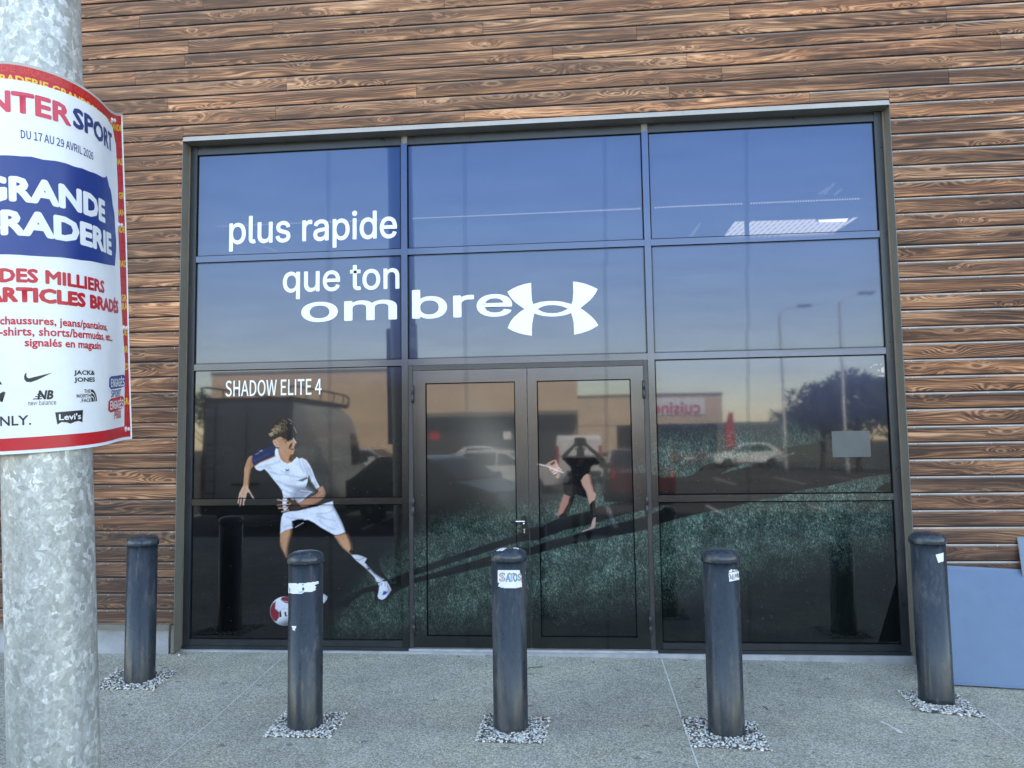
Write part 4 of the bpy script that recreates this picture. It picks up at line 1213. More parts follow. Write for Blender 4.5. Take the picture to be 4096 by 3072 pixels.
# rows of small slogan lettering on the border, mostly covered by the white field
row = 0
f = 0.0085
while f < 0.95:
    hgt = 0.0215
    yel = row % 4 == 1 or row in (11, 22, 27)
    sg4 = ' '.join(['GRANDE BRADERIE'] * 4)
    sh = (row * 0.137) % 0.33
    lo = -0.48 if f < 0.05 else 0.385
    u0 = -0.335 - 0.37 if row == 0 else -0.93 + sh
    sheet_text(sg4, u0, u0 + 1.48, f, f + hgt, 'yellow' if yel else 'orange', 0.0013, 0.045, clip=(lo, 0.483, 0.009, 0.985))
    if not yel:
        sheet_text(sg4, u0, u0 + 1.48, f, f + hgt, 'red', 0.0018, 0.0, clip=(lo, 0.483, 0.009, 0.985))
    f += 0.0262; row += 1
sheet_patch('white_field', field, M['white'], 0.0022)
sheet_text('INTER', -0.290, 0.020, 0.076, 0.132, 'lred', weight=0.055)
sheet_text('SPORT', 0.028, 0.357, 0.072, 0.130, 'navy', weight=0.055)
sheet_text('DU 17 AU 29 AVRIL 2026', -0.152, 0.128, 0.174, 0.197, 'navy', weight=0.022, font='noto')
blue = [(-0.34, 0.246), (-0.30, 0.240), (-0.223, 0.243), (-0.151, 0.243), (-0.12, 0.2405), (-0.082, 0.243), (-0.04, 0.2385), (-0.006, 0.237), (0.03, 0.2385), (0.063, 0.235), (0.10, 0.2345), (0.14, 0.231), (0.201, 0.229), (0.23, 0.224), (0.255, 0.215), (0.266, 0.222), (0.290, 0.242), (0.315, 0.25), (0.331, 0.272), (0.338, 0.290), (0.360, 0.313), (0.355, 0.34), (0.366, 0.370), (0.372, 0.40), (0.366, 0.43), (0.352, 0.452), (0.341, 0.475), (0.29, 0.477), (0.2, 0.482), (0.101, 0.486), (0.05, 0.4905), (-0.032, 0.493), (-0.08, 0.4965), (-0.131, 0.498), (-0.231, 0.496), (-0.29, 0.499), (-0.345, 0.494), (-0.36, 0.44), (-0.352, 0.36), (-0.365, 0.30)]
sheet_patch('blue_brush_mark', blue, M['blue'], 0.0028)
sheet_text('GRANDE', -0.292, 0.222, 0.295, 0.362, 'white', 0.0036, 0.075)
sheet_text('BRADERIE', -0.302, 0.296, 0.382, 0.448, 'white', 0.0036, 0.075)
sheet_text('DES MILLIERS', -0.232, 0.196, 0.531, 0.568, 'red', weight=0.062)
sheet_text("D'ARTICLES BRADÉS", -0.352, 0.376, 0.570, 0.6185, 'red', weight=0.062)
sheet_text('chaussures, jeans/pantalons,', -0.234, 0.212, 0.653, 0.681, 'red', weight=0.030)
sheet_text('tee-shirts, shorts/bermudas, etc...', -0.292, 0.271, 0.680, 0.7065, 'red', weight=0.030)
sheet_text('signalés en magasin', -0.155, 0.152, 0.709, 0.737, 'red', weight=0.030)
# marks of the labels on sale
sheet_patch('emblem', [(-0.159, 0.806), (-0.156, 0.799), (-0.150, 0.797), (-0.152, 0.803), (-0.150, 0.809), (-0.143, 0.811), (-0.128, 0.808), (-0.069, 0.797), (-0.118, 0.8155), (-0.138, 0.821), (-0.152, 0.820), (-0.158, 0.814)], M['black'], 0.0030)
sheet_text('JACK&', 0.007, 0.105, 0.790, 0.806, 'black', weight=0.035)
sheet_text('JONES', 0.007, 0.105, 0.809, 0.825, 'black', weight=0.035)
sheet_text('NB', -0.120, -0.070, 0.842, 0.866, 'black', weight=0.07, slant=0.12)
for k in range(4):
    ff = 0.845 + k * 0.0058
    sheet_patch('emblem', [(-0.112 - k * 0.0065, ff), (-0.104, ff), (-0.106, ff + 0.0028), (-0.115 - k * 0.0065, ff + 0.0028)], M['black'], 0.0032)
sheet_text('new balance', -0.148, -0.060, 0.868, 0.880, 'black', weight=0.0, font='inter')
for k, wd in enumerate(('THE', 'NORTH', '.FACE')):
    sheet_text(wd, (0.048, 0.015, 0.030)[k], 0.079, 0.8415 + k * 0.0125, 0.8515 + k * 0.0125, 'black', weight=0.03, font='noto')
for k, (rr, mt) in enumerate(((0.034, 'black'), (0.0262, 'white'), (0.0232, 'black'), (0.0155, 'white'), (0.0125, 'black'))):
    sheet_patch('emblem', [(0.0815, 0.8755)] + [(0.0815 + rr * math.sin(a), 0.8755 - rr * math.cos(a)) for a in np.linspace(0, math.pi / 2, 8)], M[mt], 0.0026 + 0.0004 * k)
sheet_patch('emblem', [(-0.32, 0.869), (-0.30, 0.857), (-0.27, 0.856), (-0.245, 0.848), (-0.226, 0.842), (-0.220, 0.845), (-0.230, 0.850), (-0.240, 0.858), (-0.232, 0.869), (-0.239, 0.867), (-0.248, 0.860), (-0.27, 0.864), (-0.30, 0.866)], M['black'], 0.0030)
sheet_patch('emblem', [(-0.27, 0.824), (-0.242, 0.812), (-0.231, 0.8245)], M['black'], 0.0030)
sheet_text('ONLY.', -0.285, -0.140, 0.904, 0.929, 'black', weight=0.02)
sheet_patch('emblem', [(-0.064, 0.900), (0.040, 0.897), (0.036, 0.930), (0.020, 0.9255), (0.004, 0.9275), (-0.012, 0.9315), (-0.026, 0.9275), (-0.044, 0.926), (-0.058, 0.932)], M['black'], 0.0030)
sheet_text("Levi's", -0.052, 0.030, 0.9045, 0.921, 'white', 0.0036, 0.03)
sheet_patch('badge', [(0.222, 0.812), (0.245, 0.806), (0.43, 0.803), (0.446, 0.808), (0.446, 0.838), (0.40, 0.842), (0.24, 0.844), (0.218, 0.836)], M['blue'], 0.0030)
sheet_text('ENGAGÉS', 0.238, 0.438, 0.806, 0.838, 'white', 0.0036, 0.03, font='noto')
sheet_text('SPORT', 0.236, 0.384, 0.846, 0.868, 'blue', weight=0.03, slant=0.06, font='noto')
sheet_patch('badge', [(0.208, 0.878), (0.24, 0.870), (0.41, 0.867), (0.426, 0.872), (0.424, 0.900), (0.39, 0.905), (0.23, 0.911), (0.203, 0.904)], M['red'], 0.0030)
sheet_text('ENGAGÉS', 0.224, 0.416, 0.870, 0.903, 'white', 0.0036, 0.03, font='noto')
sheet_text('PRIX', 0.279, 0.382, 0.908, 0.932, 'red', weight=0.03, slant=0.06, font='noto')
for u, f in ((0.365, 0.030), (0.420, 0.347), (0.446, 0.661), (0.440, 0.968), (-0.42, 0.03), (-0.44, 0.35), (-0.44, 0.66), (-0.44, 0.965)):
    a, b = Vector(sheet_pt(u, f, 0.0)), Vector(sheet_pt(u, f, 0.03))
    d = (b - a).normalized()
    Q = Matrix.Translation(Vector(rel(a))) @ d.to_track_quat('Z', 'Y').to_matrix().to_4x4()
    m = MB().lathe([(0.0125, 0.001), (0.0125, 0.004), (0.007, 0.006), (0.006, 0.010), (0.009, 0.013), (0.008, 0.017), (0.003, 0.019)], 16, M=Q)
    m.tube([Q @ Vector((0, 0, 0.010)), Q @ Vector((0.012, 0, 0.011)), Q @ Vector((0.024, 0.001, 0.008))], 0.0022, 6)
    m.make('push_rivet', M['pinp'], poster)

# ------------------------------------------------------------------ bollards on their pebble beds
BOL = [((0.049, -0.752), 1.018, 'dark slate bollard standing furthest left, in front of the wooden wall'),
       ((1.497, -1.495), 1.012, 'dark slate bollard with a torn white label, in front of the printed footballer'),
       ((2.680, -1.472), 1.020, 'dark slate bollard with a colourful graffiti sticker, in front of the double door'),
       ((3.867, -1.478), 1.013, 'dark slate bollard with a small name sticker, before the right hand window'),
       ((5.234, -0.889), 1.032, 'dark slate bollard with a plain white scrap of paper, beside the leaning blue grey board')]
bollards = []
def make_bollard():
    t = thing('bollard', 'dark slate bollard', 'bollard', group='bollards in front of the shop')
    m = MB().lathe([(0.1005, -0.06), (0.1005, 0.01), (0.1, 0.012), (0.1, 0.955)], 56)
    m.make('shaft', M['bollard'], t)
    m = MB()
    m.lathe([(0.1005, 0.944), (0.1065, 0.9425), (0.1085, 0.946), (0.1080, 0.962), (0.1068, 0.974), (0.1025, 0.985), (0.094, 0.9945), (0.080, 1.002), (0.060, 1.008), (0.036, 1.0115), (0.014, 1.013), (0.0005, 1.0135)], 56)
    m.make('cap', M['cap'], t)
    return t
proto = make_bollard()
for i, ((bx, by), top, lab) in enumerate(BOL):
    t = proto if i == 0 else copy_tree(proto)
    d = Vector((bx - CAM[0], by - CAM[1], 0)).normalized() * 0.1
    t.location = (bx + d.x, by + d.y, top - 1.0135)
    t['label'] = lab
    bollards.append(t)
bpy.context.view_layer.update()

def decal(obj, poly, mat, off, root, name='sticker', cell=4.0):
    """outline surveyed on the photograph, laid as a thin patch on the surface of obj"""
    poly = np.array(poly, float)
    lo, hi = poly.min(0), poly.max(0)
    c = Canvas(*[a.ravel() for a in np.meshgrid(np.arange(lo[0], hi[0], cell) + cell / 2, np.arange(lo[1], hi[1], cell) + cell / 2)])
    keep = c.alpha(poly, 0.5) > 0.5
    mw = obj.matrix_world.inverted()
    rw = root.matrix_world.inverted()
    cache, vs, fs = {}, [], []
    def vert(px, py):
        k = (round(px, 2), round(py, 2))
        if k not in cache:
            d = Vector(RM @ np.array([(px - 2048) / FPX, -(py - 1536) / FPX, -1.0])).normalized()
            ok, loc, nrm, _ = obj.ray_cast(mw @ Vector(CAM), (mw.to_3x3() @ d).normalized())
            if not ok:
                cache[k] = None
            else:
                p = rw @ (obj.matrix_world @ (loc + nrm * off))
                cache[k] = len(vs); vs.append(tuple(p))
        return cache[k]
    for x, y in zip(c.x[keep], c.y[keep]):
        q = [vert(x + dx * cell / 2, y + dy * cell / 2) for dx, dy in ((-1, 1), (1, 1), (1, -1), (-1, -1))]
        if None not in q:
            fs.append(q)
    if not fs:
        return None
    me = bpy.data.meshes.new(name)
    me.from_pydata(vs, [], fs)
    me.materials.append(mat)
    return link(name, me, root)
def part(b, name):
    return next(c for c in b.children if c.name.startswith(name))
ZS = lambda pts: [(1940 + x / 4.327, 2180 + y / 4.327) for x, y in pts]
ZN = lambda pts: [(2760 + x / 3.808, 2170 + y / 3.808) for x, y in pts]
ZW = lambda pts: [(3400 + x / 1.547, 2000 + y / 1.547) for x, y in pts]
def glyph(obj, root, ch, box, mat, weight, off):
    v, f, ly = text_poly(ch, weight, 2)
    (x0, y0), (x1, y1) = box
    mw, rw = obj.matrix_world.inverted(), root.matrix_world.inverted()
    vs = []
    for (a, b), q_ in zip(v, ly):
        px, py = x0 + (x1 - x0) * a, y1 + (y0 - y1) * b
        d = Vector(RM @ np.array([(px - 2048) / FPX, -(py - 1536) / FPX, -1.0])).normalized()
        ok, loc, nrm, _ = obj.ray_cast(mw @ Vector(CAM), (mw.to_3x3() @ d).normalized())
        vs.append(tuple(rw @ (obj.matrix_world @ (loc + nrm * (off + q_ * 0.00002))))) if ok else vs.append((0, 0, 0))
    me = bpy.data.meshes.new('lettering'); me.from_pydata(vs, [], f); me.materials.append(mat)
    return link('lettering', me, root)
b = bollards[1]; sh_, cp_ = part(b, 'shaft'), part(b, 'cap')
decal(sh_, TB([(412,1152),(560,1158),(700,1147),(866,1125),(868,1162),(835,1165),(800,1190),(832,1205),(805,1232),(828,1250),(760,1282),(655,1285),(620,1306),(500,1308),(412,1300)]), M['paper'], 0.0006, b, cell=2.5)
decal(sh_, TB([(622,1225),(645,1212),(655,1240),(640,1262),(622,1255)]), M['black'], 0.0011, b, 'torn_hole', 1.5)
decal(sh_, TB([(618,1165),(652,1163),(652,1186),(618,1188)]), plain('teal_ink', (0.15, 0.45, 0.55), 0.5), 0.0011, b, 'printed_mark', 1.5)
decal(sh_, TB([(570,1272),(640,1265),(640,1296),(572,1300)]), plain('pale_teal_ink', (0.45, 0.62, 0.68), 0.5), 0.0011, b, 'printed_mark', 1.5)
decal(sh_, TB([(437,1225),(446,1225),(446,1290),(437,1290)]), M['black'], 0.0011, b, 'printed_mark', 1.2)
decal(sh_, [(1166,2504),(1186,2504),(1184,2512),(1181,2516),(1181,2523),(1171,2520),(1169,2510)], M['paper'], 0.0006, b, cell=1.5)
b = bollards[2]; sh_, cp_ = part(b, 'shaft'), part(b, 'cap')
decal(sh_, ZS([(225,435),(605,438),(600,480),(628,515),(636,725),(520,748),(400,750),(265,735),(275,722),(228,718),(248,650),(222,655)]), M['paper'], 0.0006, b, cell=2.0)
pk, bl, bg, ink = plain('pink_ink', (0.72, 0.50, 0.50), 0.5), plain('cyan_ink', (0.10, 0.45, 0.68), 0.5), plain('beige_ink', (0.72, 0.56, 0.46), 0.5), plain('dark_ink', (0.05, 0.04, 0.07), 0.5)
for ch, bx, mt in (('S', ((250,478),(352,632)), pk), ('A', ((358,492),(440,640)), bl), ('T', ((412,478),(506,632)), pk), ('O', ((486,486),(558,642)), bl), ('S', ((562,495),(624,620)), bg)):
    q = ZS(bx)
    glyph(sh_, b, ch, q, ink, 0.075, 0.0011)
    glyph(sh_, b, ch, [(q[0][0] + 2.2, q[0][1] + 2.2), (q[1][0] - 2.2, q[1][1] - 2.2)], mt, 0.035, 0.0015)
decal(sh_, ZS([(705,435),(735,440),(728,520),(742,600),(738,680),(715,640),(700,560),(712,520),(698,490)]), M['paper'], 0.0006, b, cell=1.5)
decal(cp_, ZS([(190,108),(235,72),(290,56),(378,52),(340,80),(296,108),(250,98)]), M['paper'], 0.0006, b, cell=2.0)
decal(cp_, ZS([(488,48),(540,48),(596,66),(570,78),(540,66),(500,64)]), M['paper'], 0.0006, b, cell=2.0)
b = bollards[3]; sh_ = part(b, 'shaft')
decal(sh_, ZN([(586,408),(748,384),(748,575),(594,604)]), M['black'], 0.0005, b, cell=2.0)
decal(sh_, ZN([(590,462),(744,437),(746,566),(596,596)]), M['paper'], 0.0010, b, cell=1.6)
decal(sh_, ZN([(592,430),(612,424),(615,410),(640,408),(640,445),(592,455)]), M['paper'], 0.0010, b, cell=1.6)
glyph(sh_, b, 'HELLO', ZN([(652,410),(720,440)]), M['paper'], 0.06, 0.0012)
for pts in ([(600,480),(612,520),(618,565)], [(604,478),(640,560),(642,478)], [(655,500),(652,568),(668,560)], [(655,500),(672,492)], [(654,530),(670,524)], [(684,475),(680,560)], [(682,478),(700,500),(684,522)], [(700,540),(716,460),(726,535)], [(704,518),(726,512)], [(738,470),(728,490),(740,515),(728,540)]):
    for p0, p1 in zip(pts, pts[1:]):
        (ax, ay), (bx2, by2) = ZN([p0, p1])
        L = math.hypot(bx2 - ax, by2 - ay) + 1e-6; nx_, ny_ = -(by2 - ay) / L * 0.9, (bx2 - ax) / L * 0.9
        decal(sh_, [(ax + nx_, ay + ny_), (bx2 + nx_, by2 + ny_), (bx2 - nx_, by2 - ny_), (ax - nx_, ay - ny_)], M['black'], 0.0014, b, 'pen_stroke', 0.8)
b = bollards[4]; sh_ = part(b, 'shaft')
decal(sh_, ZW([(529,338),(577,326),(580,352),(578,379),(546,389)]), M['paper'], 0.0006, b, cell=2.0)

def ground_px(px, py, z=0.0):
    d = RM @ np.array([(px - 2048) / FPX, -(py - 1536) / FPX, -1.0])
    t = (z - CAM[2]) / d[2]
    return (CAM + t * d)[:2]
BEDS = [[(470,2690),(712,2695),(610,2768),(385,2763)], [(1140,2850),(1392,2855),(1316,2950),(1056,2946)], [(1943,2860),(2196,2871),(2173,2973),(1904,2965)], [(2728,2867),(3018,2888),(3082,3002),(2768,2984)], [(3590,2758),(3822,2766),(3940,2862),(3683,2841)]]
bed_lab = ['pebble bed round the bollard furthest left', 'pebble bed round the bollard with the torn white label', 'pebble bed round the bollard with the graffiti sticker', 'pebble bed round the bollard with the name sticker', 'pebble bed round the bollard beside the blue grey board']
ico = bmesh.new(); bmesh.ops.create_icosphere(ico, subdivisions=1, radius=1.0); ico.verts.index_update()
IV = np.array([v.co[:] for v in ico.verts]); IF = [[v.index for v in f.verts] for f in ico.faces]; ico.free()
prng = np.random.default_rng(5)
for k, quad in enumerate(BEDS):
    q = [ground_px(*p, 0.004) for p in quad]
    q = np.array(q)
    bl_ = bollards[k].location
    pts = []
    tries = 0
    while len(pts) < 900 and tries < 9000:
        tries += 1
        a, c_ = prng.random(2)
        ja, jc = a * 1.03 - 0.015, c_ * 1.03 - 0.015
        p = (q[0] * (1 - ja) + q[1] * ja) * (1 - jc) + (q[3] * (1 - ja) + q[2] * ja) * jc
        if math.hypot(p[0] - bl_[0], p[1] - bl_[1]) < 0.104: continue
        pts.append(p)
    V, Fc, T = [], [], []
    tones = np.array([(0.80,0.77,0.69), (0.70,0.66,0.56), (0.54,0.51,0.45), (0.74,0.61,0.44), (0.30,0.28,0.26), (0.86,0.84,0.79), (0.14,0.13,0.12), (0.44,0.34,0.27)])
    for p in pts:
        s = prng.uniform(0.0045, 0.0092)
        sc = np.array([s * prng.uniform(0.8, 1.5), s * prng.uniform(0.7, 1.1), s * prng.uniform(0.45, 0.8)])
        a, ti = prng.uniform(0, 6.283), prng.uniform(-0.5, 0.5)
        v = IV * sc * (1 + 0.12 * prng.standard_normal(IV.shape[0])[:, None])
        v = np.stack([v[:, 0], v[:, 1] * math.cos(ti) - v[:, 2] * math.sin(ti), v[:, 1] * math.sin(ti) + v[:, 2] * math.cos(ti)], 1)
        v = np.stack([v[:, 0] * math.cos(a) - v[:, 1] * math.sin(a), v[:, 0] * math.sin(a) + v[:, 1] * math.cos(a), v[:, 2]], 1)
        o = len(V) * len(IV)
        V.append(v + [p[0], p[1], gz(p[0], p[1]) + 0.003 + prng.uniform(0, 0.006)])
        Fc += [[o + i for i in f] for f in IF]
        c_ = tones[prng.choice(8, p=[.2, .18, .14, .1, .12, .12, .09, .05])] * prng.uniform(0.8, 1.1)
        T.append(np.tile([*c_, 1], (len(IV), 1)))
    # packed earth under the pebbles
    e = [np.array([*((q[i] - q.mean(0)) * 1.0 + q.mean(0)), 0]) for i in range(4)]
    o = len(V) * len(IV)
    me = bpy.data.meshes.new('pebble_bed')
    ev = np.array([[p[0], p[1], gz(p[0], p[1]) + 0.0045] for p in e])
    me.from_pydata([tuple(x) for x in np.concatenate(V + [ev])], [], Fc + [[o, o + 1, o + 2, o + 3]])
    at = me.attributes.new('tone', 'FLOAT_COLOR', 'POINT')
    at.data.foreach_set('color', np.concatenate(T + [np.tile([0.10, 0.095, 0.085, 1], (4, 1))]).astype(np.float32).ravel())
    me.materials.append(M['pebble'])
    me.polygons.foreach_set('use_smooth', [True] * len(me.polygons))
    o_ = link('pebble_bed', me)
    tag(o_, bed_lab[k], 'pebbles', None, 'stuff')

# ------------------------------------------------------------------ boards leaning on the wall, litter
def slab(name, bl, br, tr, tl, th, label):
    P = [Vector(p) for p in (bl, br, tr, tl)]
    n = (P[1] - P[0]).cross(P[3] - P[0]).normalized()
    if n.y > 0: n = -n
    base = (P[0] + P[1]) / 2
    t = thing(name, label, 'board', base, group='boards leaning on the wooden wall')
    m = MB()
    f = [p - base for p in P]; g = [p - n * th - base for p in P]
    ins = 0.0012
    m.add(f + g, [(0, 1, 2, 3), (7, 6, 5, 4)], 0)
    m.make('face', M['panel'], t)
    m = MB()
    m.add(f + g, [(0, 4, 5, 1), (1, 5, 6, 2), (2, 6, 7, 3), (3, 7, 4, 0)], 0)
    m.make('edge', M['paneledge'], t)
    return t
d1 = Vector((0.985, -0.169, 0)).normalized()
BLp, TLp = Vector((5.43, -0.497, 0.003)), Vector((5.50, -0.118, 0.7185))
slab('leaning_board', BLp, BLp + d1 * 1.5, TLp + Vector((0.9985, -0.012, -0.052)) * 1.52, TLp, 0.006, 'large blue grey board leaning on the wall in front, beside the right hand bollard')
slab('leaning_board', (6.150, -0.30, 0.003), (7.05, -0.32, 0.003), (7.09, -0.112, 0.900), (6.186, -0.112, 0.906), 0.010, 'taller blue grey board with a pale raw edge, standing behind the large leaning board')
a, b_ = ground_px(3527, 2894), ground_px(3592, 2930)
m = MB()
p = [Vector((a[0] + (b_[0] - a[0]) * s, a[1] + (b_[1] - a[1]) * s, 0.009 + 0.004 * math.sin(3 * s))) for s in np.linspace(0, 1, 7)]
m.tube(p, [0.0075, 0.0045, 0.0035, 0.0035, 0.0035, 0.0045, 0.006], 8)
dd = (p[-1] - p[0]).normalized(); nn = Vector((-dd.y, dd.x, 0))
for s in (-1, 0, 1):
    m.tube([p[-1] + nn * s * 0.006 * 0.5, p[-1] + nn * s * 0.008 + dd * 0.012, p[-1] + nn * s * 0.008 + dd * 0.030], [0.004, 0.0034, 0.0018], 6)
fk = m.make('plastic_fork', plain('white_plastic', (0.75, 0.74, 0.74), 0.4))
tag(fk, 'small white plastic fork lying on the pavement near the right hand pebble bed', 'fork')
def twig(px0, px1, r, lab):
    a, b_ = ground_px(*px0, 0.02), ground_px(*px1, 0.02)
    q = [Vector((a[0] + (b_[0] - a[0]) * s, a[1] + (b_[1] - a[1]) * s, gz(a[0], a[1]) + r + 0.004 + 0.003 * math.sin(5 * s))) for s in np.linspace(0, 1, 5)]
    o = MB().tube(q, r, 6).make('twig', plain('dark_twig', (0.035, 0.03, 0.025), 0.8))
    tag(o, lab, 'twig', 'twigs on the pavement')
twig((2112, 2677), (2170, 2669), 0.0022, 'thin dark twig on the pavement behind the bollard with the graffiti sticker')
twig((2402, 2609), (2424, 2616), 0.0022, 'short dark twig on the pavement at the foot of the right hand door leaf')
twig((3051, 2820), (3072, 2829), 0.0022, 'short dark twig right of the bollard with the name sticker')
leafm = plain('dry_leaf', (0.16, 0.115, 0.055), 0.8, 0, 0.3, 0.3, 80)
for k, (px, py, s, lb) in enumerate(((727, 2598, 0.030, 'curled dry leaf standing against the foot of the left surround'), (745, 2610, 0.022, 'small flat dry leaf at the left foot of the window front'), (768, 2606, 0.016, 'tiny dry leaf under the left end of the sill'), (700, 2616, 0.014, 'crumbled dry leaf beside the plinth corner'))):
    a = ground_px(px, py, 0.03)
    m = MB()
    n = 9
    sp = [(math.cos(i / n * 6.283) * s * (0.6 + 0.4 * (i % 2)), math.sin(i / n * 6.283) * s * (0.45 + 0.3 * (i % 2)), 0.25 * s * math.cos(i * 1.9)) for i in range(n)]
    m.add([(0, 0, 0)] + sp, [(0, 1 + i, 1 + (i + 1) % n) for i in range(n)], 0)
    m.tube([(0, 0, 0.001), (s * 1.1, 0.1 * s, 0.3 * s)], 0.0008, 5)
    o = m.make('dry_leaf', leafm)
    o.location = (a[0], min(a[1], -0.112 if k else -0.085), gz(a[0], a[1]) + 0.30 * s + 0.004)
    if k == 0: o.rotation_euler = (R(70), 0.3, 0.4)
    else: o.rotation_euler = (0.1, 0.15, k)
    tag(o, lb, 'leaf', 'dry leaves at the foot of the window front')
pb = ground_px(716, 2624, 0.03)
m = MB().add([tuple(v * 0.009) for v in IV], IF, 0)
o = m.make('white_pebble', M['paper']); o.location = (pb[0], pb[1], gz(*pb) + 0.007)
tag(o, 'single white pebble on the pavement in front of the left surround', 'pebble')

# ------------------------------------------------------------------ the car park behind the photographer, seen mirrored in the film
GL = -0.13
M['glass'] = plain('dark_glass', (0.015, 0.018, 0.02), 0.06, 0, 0.6)
M['tyre'] = plain('tyre_rubber', (0.014, 0.014, 0.014), 0.8)
M['rim'] = plain('alloy', (0.45, 0.45, 0.46), 0.3, 0.8)
M['lampglass'] = plain('headlamp_glass', (0.7, 0.72, 0.74), 0.1)
M['redglass'] = plain('tail_lamp_glass', (0.45, 0.01, 0.012), 0.15)
M['plate'] = plain('number_plate', (0.75, 0.74, 0.70), 0.4)
M['trim'] = plain('black_trim', (0.02, 0.02, 0.021), 0.5)
def paintm(n, c): return plain(n, c, 0.28, 0, 0.5, 0.03, 2, 0.6)
PAINT = {'white': paintm('white_car_paint', (0.72, 0.72, 0.71)), 'grey': paintm('white_van_paint', (0.66, 0.65, 0.60)), 'red': paintm('red_car_paint', (0.085, 0.014, 0.016)), 'dark': paintm('dark_car_paint', (0.018, 0.02, 0.024)), 'silver': paintm('silver_car_paint', (0.50, 0.51, 0.52))}

def loft(bm_profile_low, mat, t, name, w, zb, tap):
    """side outline (x, z) given the car's width, sides leaning in above the waist zb"""
    m = MB()
    n = len(bm_profile_low)
    bm = bmesh.new()
    rows = []
    for s in (-1, 1):
        r = []
        for x, z in bm_profile_low:
            y = s * (w / 2 - max(0, z - zb) * tap)
            r.append(bm.verts.new((x, y, z)))
        rows.append(r)
    bm.faces.new(rows[0]); bm.faces.new(rows[1][::-1])
    for i in range(n):
        bm.faces.new((rows[0][i], rows[1][i], rows[1][(i + 1) % n], rows[0][(i + 1) % n]))
    bmesh.ops.recalc_face_normals(bm, faces=bm.faces[:])
    bmesh.ops.bevel(bm, geom=[e for e in bm.edges], offset=0.045, segments=3, affect='EDGES', clamp_overlap=True)
    me = bpy.data.meshes.new(name); bm.to_mesh(me); bm.free()
    me.materials.append(mat)
    me.polygons.foreach_set('use_smooth', [True] * len(me.polygons))
    me.set_sharp_from_angle(angle=R(35))
    return link(name, me, t)

